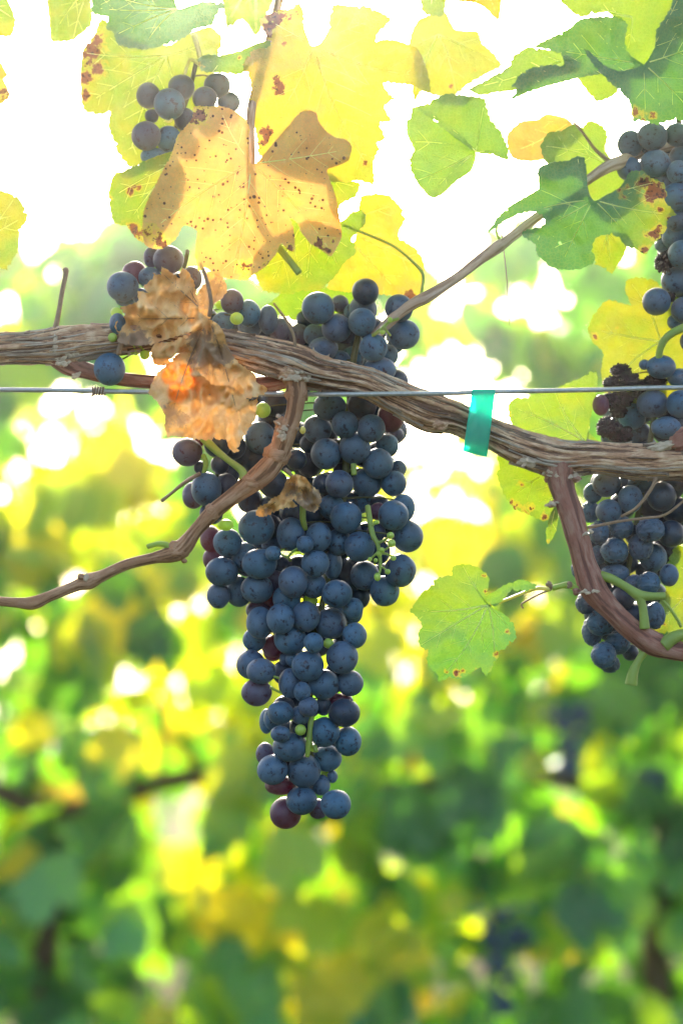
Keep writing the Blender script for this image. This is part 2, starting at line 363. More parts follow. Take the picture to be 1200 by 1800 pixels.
def make_leaf(parent, sheets, cen, tips, age=.4, age2=None, ager=None, brown=(), orange=(), spot=0.0, edge=0.0, tooth=9, amp=2.2, wav=10,
              step=7, mat='leaf', label=None, name='leaf', petiole=None, groove=5, crumple=0, pleat=0, seed=None, sec=True, hole=(), pmat='petiole', thick=None, ecurl=7):
    """sheets: list of (poly, D0, gx, gy, curl). tips: main vein ends. age2,(x0,y0,x1,y1): age gradient"""
    if .5 < age < .66: age -= .04
    if thick is None: thick = .2 if age < .35 else .26 if age < .5 else .23 if age < .64 else .30  # multiplies transmitted light, set per leaf tone for backlit brightness
    LEAFN[0] += 1; sd_ = LEAFN[0] * 13.7 if seed is None else seed; r = random.Random(LEAFN[0])
    cx, cy = cen; veins = []
    for tx, ty in tips:
        bend = r.uniform(-.06, .06); L = math.hypot(tx - cx, ty - cy)
        mid = ((cx + tx) / 2 - (ty - cy) * bend, (cy + ty) / 2 + (tx - cx) * bend)
        w0 = 1.5 if L > 100 else 1.1
        veins.append(([(cx, cy), mid, (tx, ty)], w0, .35))
        if sec:
            ns = max(2, int(L / 32)); dx, dy = (tx - cx) / L, (ty - cy) / L
            for k in range(1, ns):
                t = (k + r.uniform(-.15, .15)) / ns
                if t < .14: continue
                b = (cx + (tx - cx) * t - (ty - cy) * bend * 2 * t * (1 - t) * 2 * .5, cy + (ty - cy) * t + (tx - cx) * bend * 2 * t * (1 - t))
                for sg in (-1, 1):
                    a = math.radians(46) * sg; l = L * (.40 - .25 * t) * r.uniform(.8, 1.1)
                    ex = dx * math.cos(a) - dy * math.sin(a); ey = dx * math.sin(a) + dy * math.cos(a)
                    e = (b[0] + ex * l + dx * l * .12, b[1] + ey * l + dy * l * .12)
                    veins.append(([b, (b[0] + ex * l * .5, b[1] + ey * l * .5), e], .45, .18))
    segs = [(a[i], a[i + 1]) for a, _, _ in veins for i in range(2)]
    def depth(X, Y, sh, dv):
        _, D0, gx, gy, curl = sh
        dx = X - cx; dy = Y - cy
        D = D0 + gx * dx + gy * dy + curl * (dx * dx + dy * dy) / 1000
        nz = np.array([noise.noise(Vector((x / 55 + sd_, y / 55, sd_))) + .4 * noise.noise(Vector((x / 22, y / 22 + sd_, sd_))) for x, y in zip(X, Y)])
        D = D + wav * nz * np.clip(np.hypot(dx, dy) / 50, .15, 1.6)
        if crumple:
            D = D + np.array([crumple * (abs(noise.noise(Vector((x / 22 + sd_, y / 34, 2)))) + .5 * abs(noise.noise(Vector((x / 11 + sd_, y / 15, 5)))) - .3) for x, y in zip(X, Y)])
        if pleat:
            an = np.arctan2(dy, dx); ds = np.hypot(dx, dy)
            D = D + pleat * (np.abs(np.sin(an * 4.5 + sd_ + .5 * np.sin(ds / 40))) - .6) * np.clip(ds / 110, 0, 1.3)
        return D - groove * (1 - np.exp(-(dv / 9.0) ** 2)) * .5
    origin_p = P(cx, cy, sheets[0][1]); blade = MB(); vbs = []
    for si, sh in enumerate(sheets):
        poly = outline(sh[0], tooth, amp, cen, r)
        xs = [p[0] for p in poly]; ys = [p[1] for p in poly]
        P2 = list(poly); y = min(ys); row = 0
        arr = np.array(poly)
        while y < max(ys):
            x = min(xs) + (row % 2) * step * .5
            while x < max(xs):
                jx, jy = x + r.uniform(-.22, .22) * step, y + r.uniform(-.22, .22) * step
                if inside(poly, jx, jy) and np.min(np.hypot(arr[:, 0] - jx, arr[:, 1] - jy)) > step * .5: P2.append((jx, jy))
                x += step
            y += step * .87; row += 1
        res = delaunay_2d_cdt([Vector(p) for p in P2], [], [list(range(len(poly)))], 1, 1e-4)
        X = np.array([v[0] for v in res[0]]); Y = np.array([v[1] for v in res[0]]); fs = [tuple(f) for f in res[2]]
        dv = np.min([segdist(X, Y, a, b) for a, b in segs], axis=0) if segs else np.full(len(X), 30.)
        dedge = np.min([segdist(X, Y, poly[i], poly[(i + 1) % len(poly)]) for i in range(0, len(poly))], axis=0)
        D = depth(X, Y, sh, dv)
        D = D - ecurl * np.exp(-dedge / (9 if mat == 'dry' else 12)) * np.array([noise.noise(Vector((x / 40, y / 40, sd_ + 9))) + .35 for x, y in zip(X, Y)])
        ag = np.full(len(X), float(age))
        if age2 is not None:
            x0, y0, x1, y1 = ager; L2 = (x1 - x0) ** 2 + (y1 - y0) ** 2
            ag += (age2 - age) * np.clip(((X - x0) * (x1 - x0) + (Y - y0) * (y1 - y0)) / L2, 0, 1)
        br = np.zeros(len(X)); og = np.zeros(len(X))
        for bx, by, rad in brown: br = np.maximum(br, .95 * np.exp(-(((X - bx) ** 2 + (Y - by) ** 2) / (rad * 1.25) ** 2)))
        for bx, by, rad in orange: og = np.maximum(og, 1.1 * np.exp(-((X - bx) ** 2 + (Y - by) ** 2) / rad ** 2))
        if edge: br = np.maximum(br, edge * np.exp(-dedge / 5))
        if hole:
            keep = lambda f: not any((sum(X[i] for i in f) / 3 - hx) ** 2 + (sum(Y[i] for i in f) / 3 - hy) ** 2 < hr * hr for hx, hy, hr in hole)
            fs = [f for f in fs if keep(f)]
        vs = [P(a, b, c) for a, b, c in zip(X, Y, D)]
        blade.add(vs, fs, age=ag, brown=br, spot=np.full(len(X), float(spot)), orange=og)
        vb = MB(); vbs.append(vb)
        # raised veins that follow the blade
        for line, w0, w1 in veins:
            if si and w0 < 1: continue
            pts = []
            for k in range(13):
                t = k / 12; a, b, c = line
                x = (1 - t) ** 2 * a[0] + 2 * t * (1 - t) * b[0] + t * t * c[0]; yv = (1 - t) ** 2 * a[1] + 2 * t * (1 - t) * b[1] + t * t * c[1]
                if len(line) == 3 and w0 >= 1:   # pass through the middle point
                    b2 = (2 * b[0] - (a[0] + c[0]) / 2, 2 * b[1] - (a[1] + c[1]) / 2)
                    x = (1 - t) ** 2 * a[0] + 2 * t * (1 - t) * b2[0] + t * t * c[0]; yv = (1 - t) ** 2 * a[1] + 2 * t * (1 - t) * b2[1] + t * t * c[1]
                if not inside(poly, x, yv):
                    if pts: break
                    continue
                pts.append((x, yv, t))
            if len(pts) < 3: continue
            xa = np.array([p[0] for p in pts]); ya = np.array([p[1] for p in pts])
            dvv = np.min([segdist(xa, ya, a, b) for a, b in segs], axis=0)
            dd = depth(xa, ya, sh, dvv)
            v, f, _ = tube([(x, y_, d - .3, w0 + (w1 - w0) * t) for (x, y_, t), d in zip(pts, dd)], 12, 5, cap=False)
            vb.add(v, f)
    lf = blade.build(name, M[mat], origin_p, parent, color=(1, thick, 1, 1), label=label)
    for vb in vbs:
        if vb.v: vb.build('leaf_vein', M['vein'] if mat == 'leaf' else M['twig'], origin_p, lf)
    if petiole:
        v, f, at = tube(petiole, 6, 8); mb = MB(); mb.add(v, f, **at)
        mb.build('petiole', M[pmat], origin_p, lf)
    return lf

# generic leaf for background and canopy
def generic_leaf(seed):
    r = random.Random(seed); N = 46; vs = [Vector((0, 0, 0))]; lob = [r.uniform(.85, 1.15) for _ in range(5)]
    ang = [0, 58, -58, 118, -118]; depth_ = r.uniform(.05, .30); cup = r.uniform(-.5, .5); fold = r.uniform(0, .6)
    def rad(th):
        d = abs(math.degrees(th)); best = 0
        for a, l in zip(ang, lob):
            diff = abs((math.degrees(th) - a + 180) % 360 - 180)
            best = max(best, l * (1 - depth_ * min(1, diff / 30) ** 1.4) * (1 if a == 0 else .9))
        if d > 150: best *= 1 - .75 * (d - 150) / 30
        return best
    for ring, f in ((0, .33), (1, .68), (2, 1.0)):
        for i in range(N):
            th = -math.pi + 2 * math.pi * (i + .5) / N; rr = rad(th) * f
            if ring == 2: rr *= 1.05 if i % 2 else .93
            x = math.sin(th) * rr; y = math.cos(th) * rr
            z = cup * (x * x + y * y) * .5 + fold * abs(x) * .5 + .12 * noise.noise(Vector((x * 2 + seed, y * 2, seed)))
            vs.append(Vector((x, y, z)))
    fs = [(0, 1 + (i + 1) % N, 1 + i) for i in range(N)]
    for ring in (0, 1):
        a = 1 + ring * N; b = a + N
        for i in range(N): fs.append((a + i, a + (i + 1) % N, b + (i + 1) % N, b + i))
    return vs, fs
GL = [generic_leaf(s) for s in range(9)]
GLM = [mesh('vine_leaf', v, f, M['leaf'], dict(age=[1.0] * len(v), brown=[0.0] * len(v), spot=[0.0] * len(v))) for v, f in GL]

# ------------------------------------------------------------ grapes
def ico(sub):
    import bmesh
    bm = bmesh.new(); bmesh.ops.create_icosphere(bm, subdivisions=sub, radius=1)
    v = [x.co.copy() for x in bm.verts]; f = [tuple(a.index for a in x.verts) for x in bm.faces]; bm.free(); return v, f
I4 = ico(4); I5 = ico(5); I3 = ico(3)
def grape_mesh(seed, kind):
    v0, f = (I4 if kind == 'smooth' else I5); r = random.Random(seed)
    pd = Vector((r.uniform(-.7, .7), -1, r.uniform(-1.3, .1))).normalized(); vs = []; pole = []
    off = Vector((seed * 3.1, seed, 0))
    for v in v0:
        k = 1 + .03 * noise.noise(v * 1.1 + off)
        if kind == 'smooth': k += -.05 * max(0, v.dot(pd) - .985) / .015
        elif kind == 'wrinkled':
            q = v * 2.6 + off; q2 = Vector((v.x * 1.5, v.y * 1.5, v.z * 5)) + off
            k += -.10 * (1 - abs(noise.noise(q + Vector((0, 0, noise.noise(q) * 1.2)))) * 3.2 if abs(noise.noise(q)) < .31 else 0) * .5 - .05 * max(0, 1 - abs(noise.noise(q2)) * 4) - .06 * max(0, noise.noise(v * 1.2 + off))
        else:
            q = v * 1.9 + off
            k += -.35 * (1 - min(1, abs(noise.noise(q)) * 3)) - .22 * (1 - min(1, abs(noise.noise(q * 2.3)) * 3)) + .1
        vs.append(v * k); pole.append(v.dot(pd))
    return mesh('grape_' + kind, vs, f, M['shrivel'] if kind == 'shrivelled' else M['grape'], dict(pole=pole))
GM = {'smooth': [grape_mesh(i, 'smooth') for i in range(9)], 'wrinkled': [grape_mesh(20 + i, 'wrinkled') for i in range(5)],
      'shrivelled': [grape_mesh(40 + i, 'shrivelled') for i in range(4)]}
GREEN = mesh('unripe_berry', I3[0], I3[1], M['unripe'])
def bunch(root, items, base, axis, fill=(), rnd=1, lift=0.93, rachis=None):
    """items: (x,y,rx,ry,layer,kind)  kind: n normal, p purple, r red, g green, w wrinkled, s shrivelled, d darkened as if in shade, D<num>: fixed depth"""
    r = random.Random(rnd); placed = []
    its = sorted([(a[0], a[1], a[2] * (1.04 if a[5] != 'g' else 1), a[3] * (1.04 if a[5] != 'g' else 1), *a[4:]) for a in items], key=lambda a: a[4])
    for (x, y, rx, ry, ly, kd, *fx) in its:
        rr = (rx + ry) / 2
        if rr < 8 and kd != 'g': rr = max(rx, ry)
        D = base(x, y) + (0 if ly == 0 else 6 * ly)
        for (xj, yj, rj, Dj, _) in placed:
            d2 = (x - xj) ** 2 + (y - yj) ** 2; R = (rr + rj) * lift
            if d2 < R * R: D = max(D, Dj + math.sqrt(R * R - d2))
        if fx: D = fx[0]
        placed.append((x, y, rr, D, (rx, ry, kd)))
    for fx_ in fill:                       # berries deeper inside the bunch, seen between the front ones
        poly, count, r0 = fx_
        xs = [p[0] for p in poly]; ys = [p[1] for p in poly]; done = []; tries = 0
        while len(done) < count and tries < 4000:
            tries += 1; x = r.uniform(min(xs), max(xs)); y = r.uniform(min(ys), max(ys))
            if not inside(poly, x, y) or any(math.hypot(x - a, y - b) < 25 for a, b in done): continue
            done.append((x, y)); rr = r.uniform(r0 * .85, r0 * 1.1); D = base(x, y) + 30
            for (xj, yj, rj, Dj, _) in placed:
                d2 = (x - xj) ** 2 + (y - yj) ** 2; R = (rr + rj) * .93
                if d2 < R * R: D = max(D, Dj + math.sqrt(R * R - d2))
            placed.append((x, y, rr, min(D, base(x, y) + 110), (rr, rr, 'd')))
    st = MB()
    for (x, y, rr, D, (rx, ry, kd)) in placed:
        p = P(x, y, D); k = sc(D)
        if kd == 'g':
            link('unripe_grape', GREEN, p, root, scale=(rx * k, (rx + ry) / 2 * k, ry * k))
        else:
            kk = {'w': 'wrinkled', 's': 'shrivelled'}.get(kd, 'smooth')
            bloom = {'n': r.uniform(.72, 1.0), 'p': .75, 'r': .45, 'w': .8, 'd': .25, 's': 0}[kd]  # low value for d paints the shade inside the bunch
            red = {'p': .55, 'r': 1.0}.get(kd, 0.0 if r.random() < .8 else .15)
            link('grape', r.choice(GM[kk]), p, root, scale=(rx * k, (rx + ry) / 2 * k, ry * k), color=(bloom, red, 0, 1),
                 label={'s': 'shrivelled black grape', 'w': 'wrinkled blue grape', 'r': 'reddish grape'}.get(kd))
        if r.random() < .78: continue
        # stalk from the berry back to the axis
        ax, ay, aD = axis(y - rr * .7)
        top = (x + (ax - x) * .12, y - ry * .55, D + rr * .55)
        v, f, at = tube([(x, y - ry * .2, D + rr * .5, 1.6), (*top[:2], top[2] + 3, 1.5), ((top[0] + ax) / 2, (top[1] + ay) / 2 - 4, (top[2] + aD) / 2, 1.4), (ax, ay, aD, 2)], 14, 5, cap=False)
        st.add(v, f)
    if rachis:
        v, f, at = tube(rachis, 8, 8); st.add(v, f)
    st.build('rachis', M['rachis'], origin(root), root)
    return placed

# ------------------------------------------------------------ ground
def build_ground():
    vs = []; fs = []; X = np.concatenate([np.linspace(-8, 8, 81), [14, 40, 150, 600]]); X = np.concatenate([[-600, -150, -40, -14], X])
    Y = np.concatenate([[-60, -20], np.linspace(-6, 14, 81), [20, 40, 90, 200, 500, 1500]])
    for y in Y:
        for x in X:
            vs.append((x, y, .06 * noise.noise(Vector((x * .8, y * .8, 0))) + .03 * noise.noise(Vector((x * 4, y * 4, 3))) - max(0, y - 7) * .03))
    nx = len(X)
    for j in range(len(Y) - 1):
        for i in range(nx - 1): fs.append((j * nx + i, j * nx + i + 1, (j + 1) * nx + i + 1, (j + 1) * nx + i))
    link('ground', mesh('ground', vs, fs, M['ground']), (0, 0, 0), kind='structure')
build_ground()

def glare_haze_box():
    t = NT('lens_glare_haze'); v = t.n('VolumePrincipled'); v.inputs['Color'].default_value = (1, .97, .92, 1)  # thin scattering volume, added to stand in for veiling glare in the lens
    v.inputs['Density'].default_value = 0.0058; v.inputs['Anisotropy'].default_value = 0.89
    t.t.links.new(v.outputs[0], t.out.inputs['Volume'])
    x0, x1, y0, y1, z0, z1 = -620, 620, -70, 1520, -55, 4.2
    vs = [(x, y, z) for x in (x0, x1) for y in (y0, y1) for z in (z0, z1)]
    fs = [(0, 1, 3, 2), (4, 6, 7, 5), (0, 4, 5, 1), (2, 3, 7, 6), (0, 2, 6, 4), (1, 5, 7, 3)]
    link('glare_haze', mesh('glare_haze', vs, fs, t.m, smooth=False), (0, 0, 0), kind='stuff')
glare_haze_box()
SC.cycles.volume_bounces = 0

# ------------------------------------------------------------ background vine rows
def photo_xy(p):
    v = p - CAM; d = v.dot(FWD); return 600 + v.x / (S * d), 900 - v.dot(UP) / (S * d)
def keep_prob(px, py, row):
    k = 1.0
    def gap(x, y, rx, ry, a): return 1 - a * math.exp(-(((px - x) / rx) ** 2 + ((py - y) / ry) ** 2))
    if row == 1:
        k *= gap(760, 760, 120, 270, 1.1) * gap(230, 770, 80, 60, .9) * gap(650, 1240, 30, 30, .95) * gap(290, 600, 90, 50, .4) * gap(620, 1350, 25, 25, .9) * gap(300, 1080, 60, 50, .5)
        if py < 1050: k *= .86 + .1 * max(0, (py - 450) / 600)
        elif py < 1300: k *= .85
    else: k *= gap(780, 740, 130, 270, .9) * gap(240, 770, 90, 80, .6)
    return max(0, k)
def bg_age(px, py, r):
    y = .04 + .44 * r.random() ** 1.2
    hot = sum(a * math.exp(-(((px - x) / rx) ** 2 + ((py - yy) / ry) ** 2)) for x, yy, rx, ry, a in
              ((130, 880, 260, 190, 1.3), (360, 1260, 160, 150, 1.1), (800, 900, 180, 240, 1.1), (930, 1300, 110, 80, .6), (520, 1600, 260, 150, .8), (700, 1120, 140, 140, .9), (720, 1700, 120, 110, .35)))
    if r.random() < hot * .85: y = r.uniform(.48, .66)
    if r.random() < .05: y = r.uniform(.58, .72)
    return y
def leaf_rot(r):
    # blades hang outwards and droop, most of them facing across the row
    side = -1 if r.random() < .62 else 1
    return Vector((math.radians(r.gauss(90 + 0, 28)), math.radians(r.gauss(0, 25)), math.radians(r.gauss(0 if side < 0 else 180, 50))))
from mathutils import Euler, Matrix
def bg_vine(x0, y0, width, zlo, ztop, n, row, label, parts, seed, lsize=.062, depth_=.42, trunk=True):
    r = random.Random(seed); root = empty('background_vine', (x0, y0, 0), label, 'grapevine', 'vines in the rows behind')
    if trunk:
        pts = [(x0 + .02, y0, -.05, .030), (x0 + .01, y0 + .02, .25, .025), (x0 - .03, y0, .55, .024), (x0, y0 + .01, .82, .022)]
        mb = MB(); v, f, at = tube(pts, .03, 10, rad=lambda L, th, q: (q * (1 + .18 * noise.noise(Vector((L * .001, 2 * math.cos(th), 2 * math.sin(th))))), .4), world=True); mb.add(v, f); mb.build('trunk', M['bgbark'], (x0, y0, 0), root)
        mb = MB(); v, f, at = tube([(x0 - width / 2, y0, .86, .013), (x0 - .2, y0 + .02, .88, .016), (x0, y0, .82, .02), (x0 + .2, y0, .88, .016), (x0 + width / 2, y0, .86, .012)], .04, 8, world=True); mb.add(v, f); mb.build('cordon', M['bgbark'], (x0, y0, 0), root)
        for k in range(int(width * 9)):
            xs = x0 + r.uniform(-.5, .5) * width
            pts = [(xs, y0, .88, .006), (xs + r.uniform(-.06, .06), y0 + r.uniform(-.1, .1), 1.15, .005), (xs + r.uniform(-.1, .1), y0 + r.uniform(-.15, .15), r.uniform(1.3, ztop), .003)]
            mb = MB(); v, f, at = tube(pts, .05, 6, world=True); mb.add(v, f); mb.build('cane', M['twig'], (xs, y0, .88), root)
    cand = []; tries = 0
    while len(cand) < n and tries < n * 8:
        tries += 1
        p = Vector((x0 + r.uniform(-.5, .5) * width, y0 + r.uniform(-.5, .5) * depth_, zlo + (ztop - zlo) * r.random() ** .92))
        px, py = photo_xy(p)
        if r.random() > keep_prob(px, py, row): continue
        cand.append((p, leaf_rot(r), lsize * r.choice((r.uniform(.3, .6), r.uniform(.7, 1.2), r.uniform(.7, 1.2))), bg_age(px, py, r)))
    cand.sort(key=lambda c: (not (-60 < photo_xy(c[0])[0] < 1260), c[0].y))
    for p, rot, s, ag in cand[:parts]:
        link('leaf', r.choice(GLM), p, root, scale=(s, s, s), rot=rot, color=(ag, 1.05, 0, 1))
    rest = cand[parts:]
    if rest:
        mb = MB()
        for p, rot, s, ag in rest:
            v, f = r.choice(GL); m = Matrix.LocRotScale(p, Euler(rot), Vector((s, s, s)))
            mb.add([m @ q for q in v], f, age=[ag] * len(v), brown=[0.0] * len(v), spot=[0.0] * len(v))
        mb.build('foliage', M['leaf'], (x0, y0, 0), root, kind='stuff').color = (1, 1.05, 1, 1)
    return root
Y1 = 3.25
bg_vine(-.47, Y1, 1.05, .12, 1.80, 1230, 1, 'blurred green vine of the second row, with a dark trunk low at the left edge', 280, 11)
bg_vine(.56, Y1, 1.05, .12, 1.80, 1230, 1, 'blurred green vine of the second row, behind the lower right of the main bunch', 280, 12)
bg_vine(1.62, Y1, 1.05, .12, 1.70, 420, 1, 'blurred vine of the second row running out past the right edge', 60, 13)
bg_vine(-1.52, Y1, 1.05, .12, 1.70, 420, 1, 'blurred vine of the second row running out past the left edge', 60, 14)
for i, (x, lab) in enumerate(((-1.3, 'pale far vine at the left, seen over the second row'), (0.0, 'pale far vine in the middle, seen over the second row'), (1.3, 'pale far vine at the right, seen over the second row'))):
    bg_vine(x * 1.15, 6.4, 1.55, .25, 2.0, 640, 2, lab, 0, 30 + i, lsize=.07)
# wooden post of the second row
mb = MB()
v, f, at = tube([(-.03, 2.93, -.1, .046), (-.028, 2.93, .2, .046), (-.03, 2.935, .46, .044)], .03, 14, rad=lambda L, th, q: (q * (1 + .04 * math.sin(th * 5)), .5), world=True)
mb.add(v, f); o = mb.build('wooden_stake', M['post'], (-.03, 2.93, 0), label='short brown wooden stake blurred at the bottom edge among the leaves', cat='stake')
# dark bunches hanging in the second row
def bg_bunch(px, py, d, w_, h_, label, seed):
    D = (d - 1) / S; c = P(px, py - h_ / 2, D); root = empty('grape_bunch', c, label, 'grape bunch', 'dark bunches in the second row'); r = random.Random(seed)
    k = S * d
    for i in range(60):
        t = r.random(); yy = py - h_ / 2 + h_ * t; ww = w_ / 2 * (1 - .75 * t); a = r.uniform(0, 6.28); q = math.sqrt(r.random())
        link('grape', GM['smooth'][i % 9], P(px + math.cos(a) * ww * q, yy, D + math.sin(a) * ww * q / 1), root, scale=(.0078,) * 3, color=(.5, 0, 0, 1))
bg_bunch(885, 1690, 2.95, 125, 190, 'blurred dark bunch hanging low among green leaves near the bottom right', 3)
bg_bunch(1000, 1300, 3.0, 95, 120, 'blurred dark bunch half hidden right of the main bunch tip', 4)
bg_bunch(1140, 1400, 3.1, 90, 90, 'small blurred dark bunch near the right edge', 5)

# ------------------------------------------------------------ foreground vine
VINE = empty('grapevine', (P(-400, 640, 0).x, P(0, 640, 0).y, 0.0), 'foreground grapevine with a peeling brown cordon slanting across the picture and sunlit leaves', 'grapevine')
def bark_rad(seed, a1=.12, a2=.10, k1=2.4, k2=8.0, l1=150., l2=90.):
    def f(L, th, r):
        tw = th + L * .0012; c, s_ = math.cos(tw), math.sin(tw)
        n1 = 1 - abs(noise.noise(Vector((L / l1, c * k1 + seed, s_ * k1)))) * 2.6
        n2 = 1 - abs(noise.noise(Vector((L / l2, c * k2 + seed, s_ * k2)))) * 2.8
        n3 = noise.noise(Vector((L / 35, c * 1.2 + seed, s_ * 1.2)))
        h = a1 * (n1 - .4) + a2 * (n2 - .4) + .07 * n3
        return r * (1 + h), .5 + .42 * (n1 - .4) + .35 * (n2 - .4)
    return f
CORD = [(-420, 640, 20, 27), (-200, 622, 5, 28), (-60, 617, 0, 27), (0, 613, 0, 27), (60, 611, 0, 28), (110, 608, 0, 32), (160, 601, 0, 29), (220, 596, 0, 26), (300, 591, 0, 26), (400, 610, 0, 28), (460, 624, 0, 31),
        (520, 641, 0, 34), (560, 656, 0, 30), (640, 672, 0, 26), (700, 700, 0, 28), (755, 724, 0, 33), (800, 735, 0, 27), (860, 762, 0, 25), (925, 790, 0, 30), (985, 806, 0, 31), (1050, 805, 0, 26),
        (1120, 812, 0, 29), (1200, 811, 0, 31), (1300, 815, 5, 29), (1500, 800, 20, 28)]
tube_obj('cordon', CORD, M['bark'], VINE, step=2.6, seg=110, rad=bark_rad(3), label='old brown cordon with peeling fibrous bark')
# trunk outside the frame, down to the ground
tube_obj('trunk', [(-400, 640, 20, 27), (-460, 720, 25, 34), (-480, 1100, 30, 42), (-470, 1900, 10, 46), (-480, 3600, 10, 55), (-480, 4700, 0, 60)], M['bark'], VINE, step=12, seg=30, rad=bark_rad(8))
# loose strips of bark lying along the cordon
CD = resample(CORD, 3.0)
def strips(n, seed):
    r = random.Random(seed); rf = bark_rad(3)
    for k in range(n):
        i0 = r.randrange(130, 620); ln = r.randrange(14, 52); th0 = r.uniform(-1.55, 1.55) + math.pi * 0; dr = r.uniform(-.006, .006); w_ = r.uniform(1.6, 4.2); mb = MB(); vs = []; bk = []
        lift0 = r.uniform(0, 5) if r.random() < .45 else 0; lift1 = r.uniform(0, 6) if r.random() < .45 else 0
        if i0 + ln >= len(CD) - 2: continue
        for j in range(ln + 1):
            a = CD[i0 + j]; b = CD[i0 + j + 1]; tx, ty = b[0] - a[0], b[1] - a[1]; L = math.hypot(tx, ty); nx, ny = ty / L, -tx / L
            t = j / ln; wd = w_ * min(1, 4 * t + .15, 4 * (1 - t) + .15) * (1 + .25 * noise.noise(Vector((j * .3, k, 0))))
            lift = lift0 * max(0, 1 - t * 5) ** 2 + lift1 * max(0, t * 5 - 4) ** 2
            th = th0 + dr * j + .05 * noise.noise(Vector((j * .08, k, 5)))
            for q in (-1, -.3, .4, 1):
                tq = th + q * wd / a[3] * .5; rr = a[3] * 1.055 + 1.0 + lift + (.7 if abs(q) < .5 else 0)
                # th 0 faces the camera, +-pi/2 up and down
                vs.append(P(a[0] + nx * math.sin(tq) * rr, a[1] + ny * math.sin(tq) * rr, a[2] - math.cos(tq) * rr)); bk.append((j * 3. + k * 77, q * wd + k * 13, k))
            for q in (1, -1):
                tq = th + q * wd / a[3] * .42; rr = a[3] * .98
                vs.append(P(a[0] + nx * math.sin(tq) * rr, a[1] + ny * math.sin(tq) * rr, a[2] - math.cos(tq) * rr)); bk.append((j * 3. + k * 77, q * wd, k))
        fs = [(j * 6 + i, j * 6 + (i + 1) % 6, j * 6 + 6 + (i + 1) % 6, j * 6 + 6 + i) for j in range(ln) for i in range(6)]
        fs += [tuple(range(6)), tuple(ln * 6 + 5 - i for i in range(6))]
        mb.add(vs, fs, bk=bk, ridge=[r.uniform(.15, .85)] * len(vs))
        mb.build('bark_strip', M['strip'], vs[0], VINE)
strips(150, 5)
def lump(name, px, py, D, rx, ry, rd, mat, seed, amp=.35, parent=VINE, f=1.6, rot=0):
    v0, fs = I4; vs = []; c = P(px, py, D); k = sc(D); ca, sa = math.cos(rot), math.sin(rot)
    for v in v0:
        q = 1 + amp * noise.noise(v * f + Vector((seed, 0, 0))) + amp * .8 * (abs(noise.noise(v * f * 3 + Vector((0, seed, 0)))) - .2)
        x, z = v.x * rx * q, v.z * ry * q
        vs.append(c + Vector(((x * ca - z * sa) * k, v.y * rd * q * k, (x * sa + z * ca) * k)))
    mb = MB(); mb.add(vs, fs, bk=[(v.x * rx * 1.5 + seed * 50, v.y * rd, v.z * ry) for v in v0], ridge=[.6] * len(vs)); return mb.build(name, M[mat], c, parent)
def flakes(px, py, D, rx, ry, n, seed, mat='collar', tilt=0.0):
    # ragged scales of old bark round a collar
    r = random.Random(seed)
    for i in range(n):
        u = r.uniform(-1, 1); x = px + u * rx + r.gauss(0, 1.5); y = py + u * rx * tilt + r.gauss(0, ry * .45)
        v0, fs = I3; s1, s2 = r.uniform(3, 7.5), r.uniform(1.6, 4); a = r.uniform(-.7, .7); vs = []; c = P(x, y, D + (1 - math.sqrt(max(0, 1 - u * u))) * rx * .7 - 2); k = sc(D)
        for v in v0:
            q = 1 + .5 * noise.noise(v * 1.7 + Vector((seed, i * 3.3, 0))); X, Z = v.x * s1 * q, v.z * s2 * q
            vs.append(c + Vector(((X * math.cos(a) - Z * math.sin(a)) * k, v.y * 2.2 * q * k, (X * math.sin(a) + Z * math.cos(a)) * k)))
        mb = MB(); mb.add(vs, fs); mb.build('bark_flake', M[mat], c, VINE)
sm = lambda seed: bark_rad(seed, .025, .02, 1.5, 5, 240, 120)
# left lower shoot
tube_obj('shoot', [(95, 618, 2, 24), (122, 640, 0, 20), (155, 652, 5, 15), (220, 667, 20, 12.5), (300, 673, 22, 12.5), (380, 676, 25, 13), (460, 676, 20, 14), (515, 668, 5, 12)], M['spur_red'], VINE, rad=sm(11), step=3, seg=24, label='red brown shoot under the left end of the cordon')
lump('bark_collar', 118, 630, -15, 25, 11, 9, 'bark', 3, rot=.35); flakes(118, 630, -26, 26, 10, 20, 68, tilt=-.4); flakes(134, 660, -10, 4, 9, 6, 69)
lump('bark_collar', 98, 605, -28, 5, 17, 5, 'collar', 9, amp=.5)
# centre spur and the long cane that leaves to the left
tube_obj('spur', [(518, 640, -10, 20), (521, 680, -18, 18), (519, 715, -20, 15.5), (512, 742, -20, 15), (500, 765, -19, 19), (488, 800, -18, 17), (470, 825, -17, 20), (440, 850, -16, 18), (405, 876, -16, 14.5), (375, 900, -16, 14), (345, 932, -16, 12.5), (322, 962, -16, 16), (302, 974, -16, 15), (270, 981, -16, 10),
                  (225, 992, -16, 9.5), (180, 1012, -16, 10.5), (157, 1022, -16, 14.5), (135, 1029, -16, 10.5), (90, 1047, -16, 9.5), (58, 1060, -17, 11.5), (25, 1059, -18, 8.5), (-40, 1055, -20, 8.5), (-120, 1060, -20, 8)],
         M['spur'], VINE, rad=sm(12), step=2.6, seg=28, label='brown spur and long bare cane running down to the left edge')
lump('bark_collar', 519, 664, -13, 27, 13, 22, 'spur', 5, rot=-.1); flakes(519, 663, -36, 28, 8, 24, 66, tilt=.05); lump('bark_collar', 510, 655, -26, 18, 12, 12, 'bark', 15, rot=-.1)
lump('bark_collar', 497, 752, -24, 14, 18, 10, 'spur', 6, amp=.5); flakes(496, 765, -36, 8, 28, 16, 67)
lump('bud', 532, 756, -30, 5, 6.5, 6, 'petiole', 8, amp=.15); lump('bud', 523, 754, -28, 4, 3.5, 4, 'twig', 9, amp=.15)
